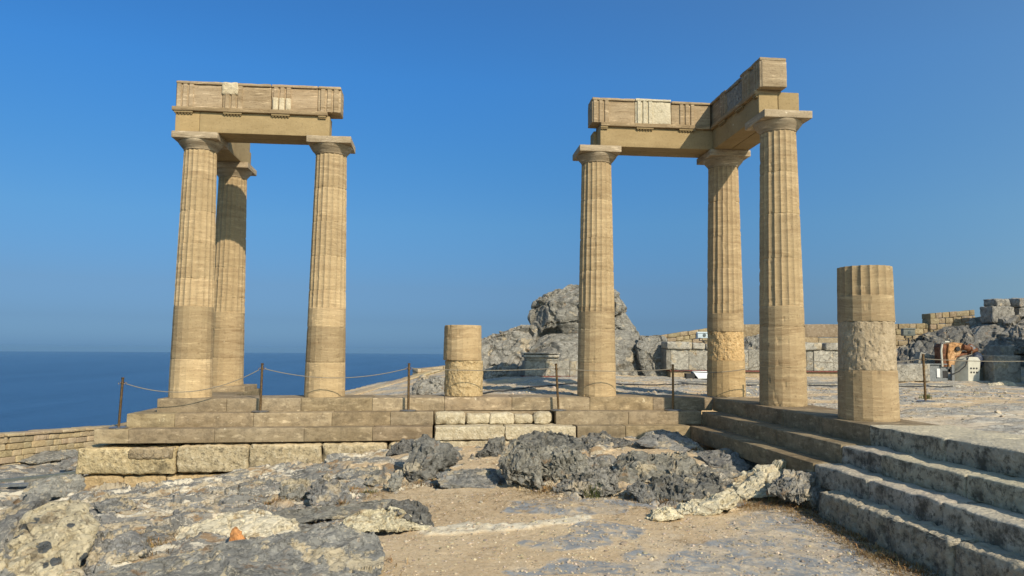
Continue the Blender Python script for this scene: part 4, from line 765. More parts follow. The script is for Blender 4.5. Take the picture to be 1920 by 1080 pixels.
friezeblock(E2, 1.183, 1.93, [], 348, t=(.78, .78, .78), flip=True, mat='marble', label='grey weathered block with a broken top edge', z1=FZ1-.03)
friezeblock(E2, 1.933, 2.88, [(2.02, 2.34), (2.52, 2.86)][:1]+[(2.55, 2.875)], 350, t=(.86, .83, .78), flip=True, y1=.11, label='end block thrust out towards the viewer', z1=FZ1+.015)
# ------------------------------------------------------------------ rocks
def ico(level, cache={}):
    if level not in cache:
        bm = bmesh.new(); bmesh.ops.create_icosphere(bm, subdivisions=level, radius=1)
        cache[level] = (np.array([v.co[:] for v in bm.verts]), np.array([[v.index for v in f.verts] for f in bm.faces])); bm.free()
    return cache[level]
def polar(pa, pb, th):
    """distance from the origin to the outline (pa, pb) in each direction"""
    out = np.full(len(th), 1e-3); n = len(pa); dx, dy = np.cos(th), np.sin(th)
    for i in range(n):
        ax, ay = pa[i], pb[i]; ex, ey = pa[(i+1) % n]-ax, pb[(i+1) % n]-ay
        den = dx*ey-dy*ex; den = np.where(np.abs(den) < 1e-9, 1e-9, den)
        t = (ax*ey-ay*ex)/den; s = (ax*dy-ay*dx)/den
        out = np.where((s >= -1e-6) & (s <= 1+1e-6) & (t > 0), np.maximum(out, t), out)
    return out
def rock_mesh(name, pts, T_, amp, level, mat, seed):
    Q = np.array(pts, float); c = (Q.max(0)+Q.min(0))/2; D = Q-c
    # the plane of the outline; the body swells across it, mostly level
    w, ev = np.linalg.eigh(D.T@D); e3 = ev[:, 0]*np.sign(ev[1, 0] or 1); e1 = np.cross((0, 0, 1.), e3); e1 = e1/np.linalg.norm(e1)*-1; e2 = np.cross(e3, e1)*-1
    e1 = e1*np.sign(e1[0]); e2 = e2*np.sign(e2[2]); pa, pb = D@e1, D@e2
    bd = e3*np.array([1, 1, 0.]); bd /= np.linalg.norm(bd); bd = bd*.993+np.array([0, 0, -.12])
    d, F_ = ico(level); F_ = F_.copy(); th = np.arctan2(d[:, 1], d[:, 0]); s = np.hypot(d[:, 0], d[:, 1]); h = d[:, 2]
    ths = np.linspace(-math.pi, math.pi, 361); rr = polar(pa, pb, ths); k = np.array([1, 2, 3, 2, 1.])/9
    rr = np.convolve(np.concatenate([rr[-3:-1], rr, rr[1:3]]), k, 'valid'); rad_ = np.interp(th, ths, rr)
    e = 2.7; nm = (s**e+np.abs(h)**e)**(1/e); s2, h2 = s/nm, h/nm
    size = (pa.max()-pa.min()+pb.max()-pb.min())/2
    # knock flat faces off it
    pr_ = np.random.default_rng(seed); npl = {'karst': 34, 'dark': 26, 'grey': 22, 'slab': 16, 'conglo': 14}.get(mat, 24)
    pn = pr_.normal(size=(npl, 3))*np.array([1, 1, 1.15]); pn /= np.linalg.norm(pn, axis=1, keepdims=True); po = pr_.uniform(.82, 1.0, npl)
    rho = np.minimum(1, (po[:, None]/np.maximum(pn@d.T, 1e-3)).min(0)); rho = rho*(1.16 if mat == 'cream' else 1.09); s2 = s2*rho; h2 = h2*rho
    V = c+np.outer(rad_*s2*np.cos(th), e1)+np.outer(rad_*s2*np.sin(th), e2)+np.outer(h2*T_*(.95 if mat == 'cream' else .68), bd)*-1
    def normals(V):
        fn = np.cross(V[F_[:, 1]]-V[F_[:, 0]], V[F_[:, 2]]-V[F_[:, 0]]); N = np.zeros_like(V)
        for k_ in range(3): np.add.at(N, F_[:, k_], fn)
        return N/np.maximum(np.linalg.norm(N, axis=1, keepdims=True), 1e-12)
    # -e3 looks at the viewer; keep the winding outwards
    if np.einsum('ij,ij->i', normals(V), V-c).mean() < 0: F_ = F_[:, ::-1]
    S = 1/max(size, .15); o = seed*13.7
    st = np.array([1, 1, .55]) if mat in ('karst', 'dark') else np.array([.8, .9, 1.25])
    wv = fbm(V*S*1.5+o, 3, seed)[:, None]
    A, e = facets(V*S*st*2.6+wv*.4+o, seed, .14); N = normals(V)
    k = 1. if mat in ('karst', 'dark') else (.5 if mat in ('cream', 'conglo', 'slab', 'chisel') else .75)
    V = V+N*(amp*(1.25 if mat != 'chisel' else 1.05)*A-amp*.5*sstep(.09, .0, e))[:, None]
    N = normals(V); A, e = facets(V*S*st*4.6+wv*.4+o, seed+3, .14); B, e2c = facets(V*S*st*10.+wv*.5+o, seed+8, .15)
    cr = 1-np.abs(perlin(V*S*np.array([4.2, 3.2, 1.1])+wv*.8+o, seed+11))*2.4
    V = V+N*(k*amp*(.65*A-.5*sstep(.09, 0, e)*(fbm(V*S*2+o, 2, seed+31) > -.15)+.20*B-.7*sstep(.80, 1., cr))+amp*.07*fbm(V*S*9+o, 4, seed+4))[:, None]
    if level >= 6: V = V+normals(V)*(amp*.06*fbm(V*S*30+o, 4, seed+6))[:, None]
    if mat not in ('chisel', 'orange'): V = V[:, :]
    return npmesh(name, V, F_.astype(np.int32), M[mat], None, True, 38, np.ones(len(V)))
rk = random.Random(9)
for i, (lab, mat, pts, T_, amp, lev) in enumerate(FRONT_ROCKS):
    small = lev <= 4
    o = rock_mesh('stone' if small else 'rock', pts, T_, amp, lev, mat, 100+i)
    tag(o, lab, 'stone' if small else 'rock'); q = rk.uniform(.9, 1.12); o.color = (q, q, q*rk.uniform(.96, 1.02), 1)
for i, (lab, mat, pts, T_, amp, lev) in enumerate(BACK_ROCKS):
    o = rock_mesh('boulder' if 'boulder' in lab else 'rock', pts, T_, amp, lev, mat, 200+i); tag(o, lab, 'boulder' if 'boulder' in lab else 'rock')
# ------------------------------------------------------------------ rope barrier
def post(x, y, z, label, lean=(0, 0)):
    p = empty('barrier_post', (x, y, z), label, 'barrier post', 'posts of the rope barrier')
    b = MB(); V, Fl = lathe([(.16, 0), (.165, .006), (.165, .014), (.15, .022), (.05, .026), (.035, .032)], 40); b.add(V, Fl)
    b.build('base', M['steel'], p)
    b = MB(); b.tube([(0, 0, .02), (lean[0]*.5, lean[1]*.5, .46), (lean[0], lean[1], .915)], .023, 16); b.build('pole', M['bronze'], p)
    b = MB(); V, Fl = lathe([(.0275, .80), (.0275, .835)], 16); V = np.array(V)+(lean[0]*.9, lean[1]*.9, 0); b.add(V, Fl)
    for sx in (-1, 1):
        b.tube([(lean[0]*.9+sx*(.027+.022*(1-math.cos(a))), 0, .817+.02*math.sin(a)) for a in np.linspace(0, 2*math.pi, 10)], .004, 6)
    b.build('collar', M['bronze'], p)
    b = MB(); V, Fl = lathe([(.026, .9), (.028, .905), (.028, .918), (.02, .925)], 16); b.add(np.array(V)+(lean[0], lean[1], 0), Fl); b.build('cap', M['bronze'], p)
    return (x+lean[0]*.9, y+lean[1]*.9, z+.83)
PP = [post(-11.90, -1.10, -.545, 'bronze barrier post at the seaward end, standing on the bottom step', (.03, 0)),
      post(-9.47, -.745, -.277, 'bronze barrier post between the seaward pair of columns', (.01, 0)),
      post(-6.67, -.735, -.258, 'bronze barrier post left of the drum stump, on the smooth step end', (0, 0)),
      post(-3.72, -.735, -.247, 'leaning bronze barrier post above the broken step course', (-.05, 0)),
      post(-1.39, -.735, -.247, 'bronze barrier post in the shadow beside the inner corner', (0, 0)),
      post(.72, -1.25, .002, 'barrier post hidden behind the nearest tall column', (0, 0)),
      post(3.31, -1.75, gh(3.31, -1.75)+.005, 'brown barrier post on the rocky ground right of the thick stump', (-.02, 0))]
PP.append((6.6, -1.9, .86))
def rope(a, b, sag_, label, r=.0075):
    a, b = np.array(a), np.array(b); t = np.linspace(0, 1, 40)[:, None]; P = a+(b-a)*t; P[:, 2] -= (4*sag_*t*(1-t))[:, 0]
    d = (b-a)/np.linalg.norm(b-a); P[0] += d*.05; P[-1] -= d*.05
    m_ = MB().tube(P, r, 8); tag(m_.build('rope', M['rope']), label, 'rope', 'barrier ropes')
rope(PP[0], PP[1], .30, 'barrier rope sagging before the outer corner column')
rope(PP[1], PP[2], .19, 'barrier rope sagging across the foot of the second seaward column')
rope(PP[2], PP[3], .045, 'barrier rope passing before the drum stump')
rope(PP[3], PP[4], .05, 'taut barrier rope before the fluted column with the boulder behind')
rope(PP[4], PP[5], .16, 'barrier rope across the foot of the inner corner column')
rope(PP[5], PP[6], .10, 'barrier rope from the tall column to the brown post')
rope(PP[6], PP[7], .05, 'barrier rope leading away to the right of the brown post')
# ------------------------------------------------------------------ stone walls
def wall(label, path, courses, thick, seed, len_=(.35, .8), mat='wallstone', cap=None, name='parapet_wall'):
    """path: (x, y, z base, z top) along the wall; blocks laid in courses between base and top"""
    b = MB(); r_ = random.Random(seed)
    P = np.array(path, float); ds = np.concatenate([[0], np.cumsum(np.hypot(*np.diff(P[:, :2], axis=0).T))]); Lw = ds[-1]
    f = lambda s: np.array([np.interp(s, ds, P[:, k]) for k in range(4)])
    for c_ in range(courses+(1 if cap else 0)):
        s = -r_.uniform(0, .3)
        while s < Lw:
            l = r_.uniform(*len_)*(1.5 if c_ == courses else 1); a, e = max(0, s), min(Lw, s+l); s += l
            if e-a < .06: continue
            A, E_ = f(a), f(e); dx, dy = E_[0]-A[0], E_[1]-A[1]; L = math.hypot(dx, dy); mid = (A+E_)/2
            hh = (mid[3]-mid[2])/courses
            if c_ < courses: z0, z1 = mid[2]+hh*c_, mid[2]+hh*(c_+1); th_ = thick+r_.uniform(-.03, .03)
            else: z0, z1 = mid[3], mid[3]+cap; th_ = thick+.08
            sl = (E_[3]-A[3])/max(L, .01)*(1 if c_ >= courses-1 else .6)
            V, F_ = rblock(-L/2+.006, L/2-.006, -th_/2, th_/2, z0+.004, z1-.004+r_.uniform(-.01, .01), res=.2, r=.025, amp=.015, seed=seed*50+len(b.V), freq=4)
            V[:, 2] += sl*V[:, 0]
            V = rotz(V, math.atan2(dy, dx)); V[:, :2] += mid[:2]
            t = r_.uniform(.84, 1.13); b.add(V, F_, (t*r_.uniform(.97, 1.05), t, t*r_.uniform(.88, 1.05)))
    o = b.build(name, M[mat], None, True, 40); return tag(o, label, 'wall')
wall('low tan stone parapet above the sea at the outer edge of the site', [(-19.5, 1.0, -2.2, -1.22), (-16.95, 4.5, -2.15, -1.32), (-15.75, 8.0, -2.2, -1.48), (-13.5, 11, -2.2, -1.55), (-11.5, 12.6, -1.9, -1.3)], 5, .45, 3, len_=(.22, .5), cap=.09)
wall('stone parapet climbing from the seaward columns to the drum stump', [(-11.0, 12.8, -2.0, -1.2), (-9.57, 14, -1.6, -.92), (-7.88, 16, -1.1, -.48), (-6.1, 17.7, -.7, .02)], 4, .45, 5, cap=.08)
wall('higher stretch of the stone parapet behind the drum stump', [(-7.1, 17.3, -.8, .10), (-5.4, 18.4, -.6, .25), (-3.6, 19, -.4, .4)], 5, .45, 6)
wall('reddish rubble wall stepping up behind the marble blocks', [(1.5, 12, .5, 1.42), (3.95, 12, .6, 1.83), (5.3, 12.05, .6, 1.9)], 7, .5, 7, len_=(.2, .5), mat='brownwall')
wall('flat topped tan wall seen between the two nearest columns', [(4.9, 12.3, .5, 1.98), (9.4, 12.3, .5, 2.03)], 3, .5, 8, len_=(.8, 1.6), mat='brownwall')
wall('tan block wall behind the thick stump and the lamp box', [(9.7, 11, .6, 1.98), (12.0, 11, .6, 2.05)], 7, .5, 9, len_=(.25, .5), mat='brownwall')
wall('taller brown block wall beside the cliff with loose blocks', [(11.9, 10.9, 1.0, 2.40), (13.6, 10.8, 1.0, 2.56)], 7, .55, 10, len_=(.22, .5), mat='brownwall')
# ------------------------------------------------------------------ marble rows
bench = empty('marble_plinth', (-2.2, 6.9, .13), 'grey marble plinth with a moulded cap at the foot of the big boulder', 'plinth')
def mpart(name, x0, x1, y0, y1, z0, z1, parent, mat='marble', seed=0, t=1., r=.015, amp=.006, label=None, big=0.):
    V, F_ = rblock(x0, x1, y0, y1, z0, z1, res=.1, r=r, amp=amp, seed=seed, big=big)
    o = npmesh(name, V, F_, M[mat], parent, True, 40, np.full(len(V), t)); o.matrix_parent_inverse = Matrix.Translation(parent.location).inverted()
    if label: o['label'] = label
    return o
for i, (a, e) in enumerate(zip([-3.55, -2.93, -2.19, -1.5], [-2.94, -2.20, -1.51, -.9])): mpart('block', a, e, 6.8, 7.5, .17, .62, bench, seed=400+i, t=.95+.1*(i % 2))
M['rail'] = plain('red_oxide_steel', (.16, .05, .035), .7, 0, .4, .1)
mpart('cap', -3.50, -2.53, 6.78, 7.4, .622, .72, bench, seed=410, t=1.1); mpart('cap', -3.58, -2.52, 6.70, 7.42, .722, .80, bench, seed=411, t=1.15); mpart('cap', -3.60, -2.50, 6.66, 7.44, .83, .855, bench, seed=412, t=1.15)
mpart('cap', -3.52, -2.56, 6.80, 7.44, .80, .832, bench, seed=413, t=.9)
b = MB(); b.box(-3.6, -.85, 6.76, 7.5, .125, .168); o = b.build('support_rail', M['rail'], bench); o.matrix_parent_inverse = Matrix.Translation(bench.location).inverted()
row = empty('marble_block_wall', (4, 7.2, .1), 'long row of upright grey marble blocks with a broken moulded top course', 'wall')
ex = [.82, .97, 1.535, 2.25, 2.95, 3.43, 4.1, 4.72, 5.3, 5.53, 6.16, 6.75, 7.35]
for i in range(len(ex)-1): mpart('block', ex[i]+.004, ex[i+1]-.004, 7.0+.012*(i % 3), 7.6, .37, 1.0, row, seed=420+i, t=[.7, 1.12, 1.0, .95, 1.0, .9, 1.05, .9, .82, 1.2, 1.1, 1.][i], amp=.012, label='streaky white and grey block' if i == 9 else None)
for i, (a, e, h) in enumerate([(.84, 1.62, 1.23), (1.64, 2.05, 1.20), (2.07, 2.5, 1.17), (4.9, 5.78, 1.24), (5.90, 6.55, 1.24)]):
    mpart('coping_block', a, e, 6.93, 7.6, 1.003, h, row, seed=440+i, r=.045, amp=.02, big=.02, t=1.1); mpart('coping_block', a+.03, e-.02, 6.97, 7.58, h-.1, h-.0, row, seed=450+i, r=.03, amp=.01, t=1.1)
mpart('plinth_course', .98, 1.62, 7.08, 7.6, .05, .325, row, seed=460, mat='wallstone', t=.9); mpart('plinth_course', 3.3, 7.3, 7.1, 7.6, .0, .325, row, seed=461, mat='wallstone', t=.9)
b = MB(); b.box(.95, 7.3, 7.02, 7.6, .327, .366); o = b.build('support_rail', M['rail'], row); o.matrix_parent_inverse = Matrix.Translation(row.location).inverted()
M['whitepaint'] = plain('white_board', (.64, .64, .62), .5, 0, .06, .02)
ip = empty('info_panel', (1.92, 6.55, .12), 'slanted white information panel at the foot of the marble wall', 'sign')
b = MB(); V = np.array([(-.30, -.12, .03), (.36, -.12, .03), (.36, .10, .23), (-.40, .10, .23)]); V = np.concatenate([V, V-(0, .0, .02)]); b.add(V, [(0, 1, 2, 3), (7, 6, 5, 4), (0, 4, 5, 1), (1, 5, 6, 2), (2, 6, 7, 3), (3, 7, 4, 0)]); b.build('panel', M['whitepaint'], ip)
b = MB(); b.box(-.62, -.36, .0, .2, .0, .16); b.box(-.36, .34, .06, .1, .0, .19); b.build('support', M['black'], ip)
M['lampgrey'] = plain('grey_enamel', (.46, .54, .58), .45, 0, .08, .02); M['glass'] = plain('lamp_glass', (.10, .12, .12), .15, 0, .2, 0)
def flood(x, y, z, w, h, label, mat):
    f = empty('floodlight', (x, y, z), label, 'floodlight')
    b = MB(); b.block(-w/2, w/2, -.06, .10, 0, h, r=.012, amp=0, res=.2, chip=0); b.box(-w/2-.015, w/2+.015, -.085, -.062, h-.03, h+.012); b.build('housing', M[mat], f)
    b = MB(); V, Fl = lathe([(.055, -.008), (.055, .012), (.035, .016)], 20); V = np.array(V); V = V[:, [0, 2, 1]]*(1, -1, 1); b.add(V+(0, -.06, h*.5), [q[::-1] for q in Fl]); b.build('lens', M['glass'], f)
    b = MB(); b.box(-w*.35, -w*.3, -.02, .02, -.06, .0); b.box(w*.3, w*.35, -.02, .02, -.06, .0); b.box(-w*.36, w*.36, -.02, .02, -.085, -.06); b.tube([(0, 0, -.08), (0, 0, gh(x, y)-z-.05)], .025, 10); b.build('bracket', M['black'], f)
flood(2.33, 7.9, 1.36, .44, .19, 'pale blue grey floodlight box above the marble wall', 'lampgrey')
M['lampdark'] = plain('dark_olive_enamel', (.13, .14, .12), .5, 0, .2, .02)
flood(9.70, 8.6, 1.52, .42, .25, 'dark floodlight box beside the thick stump, before the tan wall', 'lampdark')
# ------------------------------------------------------------------ loose blocks and the machine on the right
def cut(label, x0, x1, y0, y1, z0, z1, seed, rz=0., mat='marble', t=1., r=.03, amp=.02, tilt=0., name='stone_block', big=.02):
    V, F_ = rblock(x0, x1, y0, y1, z0, z1, res=.06, r=r, amp=amp, seed=seed, big=big); c_ = np.array(((x0+x1)/2, (y0+y1)/2, z0))
    if tilt: q = V-c_; ca, sa = math.cos(tilt), math.sin(tilt); V = np.stack([q[:, 0]*ca-q[:, 2]*sa, q[:, 1], q[:, 0]*sa+q[:, 2]*ca], 1)+c_
    V = rotz(V, rz, c_[:2])
    return tag(npmesh(name, V, F_, M[mat], None, True, 45, np.full(len(V), t)), label, 'stone block')
cut('wide pale marble block nearest the perforated cabinet', 10.42, 11.30, 5.6, 6.3, .03, .90, 501, .02, t=1.05, r=.015, amp=.006, big=0)
cut('dark tilted block cut off by the right border', 11.15, 11.9, 4.6, 5.2, -.05, 1.02, 502, -.1, t=.75)
cut('low grey block beside the thick stump', 7.3, 8.02, 5.9, 6.6, .08, .60, 503, .05, t=.9)
cut('grey block with a pale top edge behind the brown post', 8.0, 8.62, 5.9, 6.6, .10, .62, 504, -.08, t=1.05)
cut('sloping slab leaning behind the grey steel box', 8.5, 9.1, 6.5, 6.75, .12, .95, 505, .1, t=.95, tilt=-.25)
cut('thin upright block rising behind the wide pale marble block', 11.45, 11.9, 6.6, 7.2, .1, 1.2, 506, .1, t=1.0)
for i, (a, e, y, z0, z1, rz, lab) in enumerate([
    (13.05, 13.95, 9.0, 2.02, 2.60, .05, 'squared grey block at the near end of the blocks on the cliff'), (13.28, 13.85, 9.1, 2.60, 2.88, .1, 'smaller pale block stacked on the squared grey block'),
    (14.15, 15.1, 9.0, 2.02, 2.58, -.1, 'broad grey block in the middle of the blocks on the cliff'), (14.1, 14.8, 9.0, 2.585, 2.9, .04, 'pale flat block lying on the broad grey block'),
    (14.85, 15.1, 9.2, 2.58, 2.84, .3, 'small rough block between the flat block and the round stone'), (15.15, 15.75, 9.0, 2.0, 2.62, .25, 'white slanting block at the far end of the cliff top'),
    (15.2, 15.7, 9.1, 2.62, 2.98, .5, 'rounded pale stone topping the blocks on the cliff'), (13.9, 14.2, 9.6, 2.0, 2.72, .2, 'narrow shaded block standing between the two stacks on the cliff')]):
    cut(lab, a, e, y, y+.6, z0, z1, 520+i, rz, 'karst2', 1.15, .06, .05, name='stone_block')
cut('squared grey block on the slope below the cable ducts', -14.6, -13.75, -2.0, -1.3, -1.95, -1.42, 530, .12, 'grey', 1.25, .05, .04)
cut('small pale brick shaped block above brown soil, near the cable ducts', -14.35, -13.95, .6, .9, -1.82, -1.63, 531, -.05, 'marble', .9)
M['rust'] = plain('rusty_iron', (.17, .072, .034), .8, .2, .6, .6, 9); M['orangepaint'] = bedrock('flaking_orange_paint', (.50, .24, .085), (.60, .38, .20), (.62, .55, .42), (.20, .075, .03), .5, .0, .5, dk=.5)
M['greysteel'] = plain('grey_steel', (.17, .18, .18), .6, .1, .25, .1); M['creampaint'] = plain('cream_paint', (.50, .48, .39), .6, 0, .12, .1, 6); M['blue'] = plain('dark_blue_plastic', (.03, .04, .065), .5, 0, .4, .4, 12)
mc_ = empty('winch_machine', (9.25, 6.0, .72), 'rusty orange winch machine lying on the grey steel box and cabinet', 'machine')
def hull(parent, name, mat, poly, y0, y1, hole=None):
    """a plate cut to an outline in x-z, with thickness"""
    b = MB(); n = len(poly); V = [(x, y0, z) for x, z in poly]+[(x, y1, z) for x, z in poly]
    b.add(V, [tuple(range(n)), tuple(range(n, 2*n))[::-1]]+[(i, n+i, n+(i+1) % n, (i+1) % n) for i in range(n)])
    if hole:
        for hx, hz, hr in hole: pass
    return b.build(name, M[mat], parent, True, 30)
hull(mc_, 'side_plate', 'orangepaint', [(-.02, -.18), (-.06, .18), (.0, .50), (.10, .56), (.42, .53), (.50, .46), (.34, .20), (.20, .06), (.12, -.18)], -.10, .12)
hull(mc_, 'side_plate', 'rust', [(-.2, -.18), (-.22, .40), (-.14, .52), (-.04, .50), (-.08, .18), (-.05, -.18)], -.04, .30)
b = MB(); b.tube([(.24, -.16, .36), (.24, .2, .36)], .07, 18); b.build('drum_axle', M['black'], mc_)
b = MB(); b.tube([(.40, -.14, .42), (.66, -.10, .36)], .085, 14); b.tube([(.64, -.1, .36), (.70, -.1, .35)], .11, 14); b.build('motor', M['rust'], mc_)
b = MB()
for k in range(4): b.tube([(.18, -.10+.05*k, .12+.02*k), (.62, -.06+.04*k, .22+.02*k)], .022, 8)
b.build('bar', M['rust'], mc_)
b = MB(); b.tube([(-.22, -.06, -.18), (-.24, -.06, .3), (-.2, -.06, .5), (-.12, -.06, .57), (.02, -.06, .57)], .03, 10); b.build('tube_frame', M['creampaint'], mc_)
b = MB(); b.tube([(.78+.1*math.cos(a), 0.05, .36+.11*math.sin(a)) for a in np.linspace(.2, 6.0, 14)], [.05+.02*math.sin(3*a) for a in range(14)], 10); b.tube([(.72, .0, .28), (.98, .05, .34)], .07, 12); b.build('gear_housing', M['rust'], mc_)
b = MB(); b.tube([(.66, -.1, .46), (.73, -.14, .34)], [.05, .09], 12); b.build('funnel', M['greysteel'], mc_)
b = MB(); b.tube([(.58, -.16, .2), (.5, -.2, .05), (.4, -.22, -.15), (.2, -.2, -.32), (.02, -.15, -.40)], .016, 8); b.build('cable', M['black'], mc_)
b = MB(); b.tube([(.66, -.18, .3), (.62, -.22, .2), (.5, -.22, .16), (.3, -.2, .14)], .012, 8); b.build('hose', M['rope'], mc_)
cb = empty('cabinet', (9.83, 6.0, .12), 'tapered cream metal cabinet with six round holes, under the machine', 'cabinet')
V = np.array([(-.27, -.22, 0), (.20, -.22, 0), (.26, -.22, .62), (-.13, -.22, .62), (-.40, .18, 0), (.2, .18, 0), (.26, .18, .72), (-.40, .18, .72), (-.13, -.1, .72), (.26, -.1, .72)]); V[:, 0] += .05
V[0, 0] = -.10; V[4, 0] = -.36; 
b = MB(); b.add(V, [(0, 1, 2, 3), (3, 2, 9, 8), (8, 9, 6, 7), (4, 7, 6, 5), (0, 4, 5, 1), (1, 5, 6, 9, 2), (0, 3, 8, 7, 4)]); b.build('body', M['creampaint'], cb, False)
b = MB()
for k in range(3):
    for q in range(2):
        V, Fl = lathe([(.028, 0), (.028, .006)], 14); V = np.array(V)[:, [0, 2, 1]]*(1, -1, 1); b.add(V+(.0+.09*k+.03*q*0, -.221, .26+.12*q), [f[::-1] for f in Fl])
b.build('dark_hole_disc', M['black'], cb)  # black discs set on the face; their colour gives the dark of holes
mcx = empty('steel_box', (8.95, 6.0, .1), 'open grey steel box frame beside the cream cabinet', 'box')
b = MB(); b.box(-.4, .42, -.05, .5, .50, .53); b.box(.34, .42, -.12, -.04, 0, .5); b.box(-.4, .3, .0, .04, .0, .5); b.build('frame', M['greysteel'], mcx)
b = MB(); b.box(-.08, .02, -.03, -.001, .12, .38); b.build('plate', M['whitepaint'], mcx)
b = MB(); b.box(.12, .28, -.006, -.001, .1, .32); b.build('dark_opening_sheet', M['black'], mcx)  # black sheet on the frame, coloured as the dark inside an opening
dr = empty('metal_drum', (10.22, 6.1, .08), 'dark metal drum with a blue bag on it, next to the wide marble block', 'drum')
b = MB(); V, Fl = lathe([(.2, 0), (.205, .02), (.2, .04), (.2, .2), (.208, .21), (.2, .22), (.2, .40), (.21, .42), (.21, .44)], 32); b.add(V, Fl); b.build('barrel', M['greysteel'], dr).color = (.45, .45, .38, 1)
V, F_ = ico(4); V = V*(.24, .2, .26)*(1+.25*fbm(V*2.5, 3, 5))[:, None]+(0, 0, .66); tag(npmesh('plastic_bag', V+np.array((10.22, 6.1, .08)), F_.astype(np.int32), M['blue'], None, True, 50, np.ones(len(V))), 'crumpled dark blue bag lying on the metal drum', 'bag')
b = MB(); b.tube([(10.05, 10.4, 1.35), (10.1, 10.55, 1.7), (10.15, 10.66, 2.0), (10.25, 10.7, 2.16), (10.45, 10.72, 2.17), (10.6, 10.75, 2.08)], .022, 8); tag(b.build('hose', M['whitepaint']), 'pale hose draped over the tan block wall by the lamp box', 'hose')
# ------------------------------------------------------------------ ducts, cable, paving on the plateau
for k, (dy, dz, lab) in enumerate([(0, 0, 'grey cable duct running from the foundation corner, nearest of the pair'), (.5, .04, 'dark cable duct running from the foundation corner, farther of the pair')]):
    b = MB(); pts = [(-12.75, -.5+dy), (-13.6, -.35+dy), (-15.6, .0+dy), (-18.2, .3+dy)]
    for (x0, y0), (x1, y1) in zip(pts[:-1], pts[1:]):
        z0, z1 = gh(x0, y0)+.16+dz, gh(x1, y1)+.16+dz; w, h = .12, .05
        V = []
        for x, y, z in ((x0, y0, z0), (x1, y1, z1)): V += [(x, y-w/2, z-h), (x, y+w/2, z-h), (x, y+w/2, z), (x, y-w/2, z)]
        b.add(V, [(0, 1, 2, 3), (7, 6, 5, 4), (0, 4, 5, 1), (1, 5, 6, 2), (2, 6, 7, 3), (3, 7, 4, 0)]); b.tube([(x1, y1, z1-.03), (x1, y1, gh(x1, y1)-.05)], .02, 8)
    tag(b.build('cable_duct', M['greysteel' if k == 0 else 'lampdark']), lab, 'cable duct')
b = MB()
for i in range(7):
    x0 = .6+i*1.15; b.block(x0, x0+1.13, 4.35+.03*(i % 2), 5.5, -.1, gh(x0+.5, 4.9)+.045, rnd.uniform(.85, 1.1), r=.02, amp=.01, seed=600+i, res=.15)
pv = b.build('paving', M['marble']); tag(pv, kind='structure')
pts = [(-5.2, 1.2), (-4.3, 2.3), (-3.2, 3.4), (-2.2, 4.0), (-.5, 3.9), (1.2, 4.0), (3, 4.1), (5.5, 4.2), (8, 4.1)]
tt = np.linspace(0, len(pts)-1, 60); pc = [(float(np.interp(t, range(len(pts)), [p_[0] for p_ in pts])), float(np.interp(t, range(len(pts)), [p_[1] for p_ in pts]))) for t in tt]
b = MB(); b.tube([(x, y+.05*math.sin(x*3), gh(x, y)+.03) for x, y in pc], .016, 8); tag(b.build('cable', M['black']), 'black cable lying across the rocky ground behind the columns', 'cable')
# ------------------------------------------------------------------ weeds, dry litter, pebbles
def blades(b, x, y, kind, seed, z0, n=None, hgt=None, org=(0, 0, 0)):
    r_ = random.Random(seed); n = n or 120
    for k in range(n):
        a = r_.uniform(0, 6.28); d = abs(r_.gauss(0, .08 if kind == 'g' else .17)); bx, by = x+d*math.cos(a), y+d*math.sin(a)*.7
        h = (hgt or .07)*r_.uniform(.4, 1.2); l = r_.uniform(.2, 1.3 if kind == 'g' else 2.2)*h; a2 = a+r_.gauss(0, .9); w = .0035
        p0 = np.array((bx, by, gh(bx, by)-.005))-org; p1 = p0+(l*.4*math.cos(a2), l*.4*math.sin(a2), h*.7); p2 = p0+(l*math.cos(a2), l*math.sin(a2), h*(1 if kind == 'g' else .75)); s_ = np.array((-math.sin(a2), math.cos(a2), 0))*w
        t = r_.uniform(.6, 1.4); b.add([p0-s_, p0+s_, p1+s_*.8, p1-s_*.8, p2], [(0, 1, 2, 3), (3, 2, 4)], (t*r_.uniform(.8, 1.3), t, t*r_.uniform(.7, 1.1)))
def tuft(x, y, seed, label, n, hgt):
    b = MB(); z = gh(x, y); blades(b, x, y, 'g', seed, z, n, hgt, np.array((x, y, z)))
    return tag(b.build('grass_tuft', M['grass'], None, True, None, (x, y, z)), label, 'grass tuft')
GLAB = ['bright green grass tuft at the foot of the pitted rock', 'low green weed between dry stalks on the rubble edge', 'small green weed on the big foreground slab', 'green weed in a crack of the brownish rock uphill of the conglomerate', 'green weed beside the top of the conglomerate hump']
gi = 0; db = MB()
for i, (x, y, k) in enumerate(TUFTS):
    if k == 'g':
        tuft(x, y, 700+i, GLAB[gi], 260 if gi == 0 else 120, .15 if gi == 0 else .06); gi += 1
    else: blades(db, x, y, 'd', 700+i, 0)
tag(db.build('dry_grass', M['dry'], None, True, None), kind='stuff')
tuft(4.1, -.6, 790, 'green weed on the rocky ground between the nearest column and thick stump', 120, .12)
rr = np.random.default_rng(3)
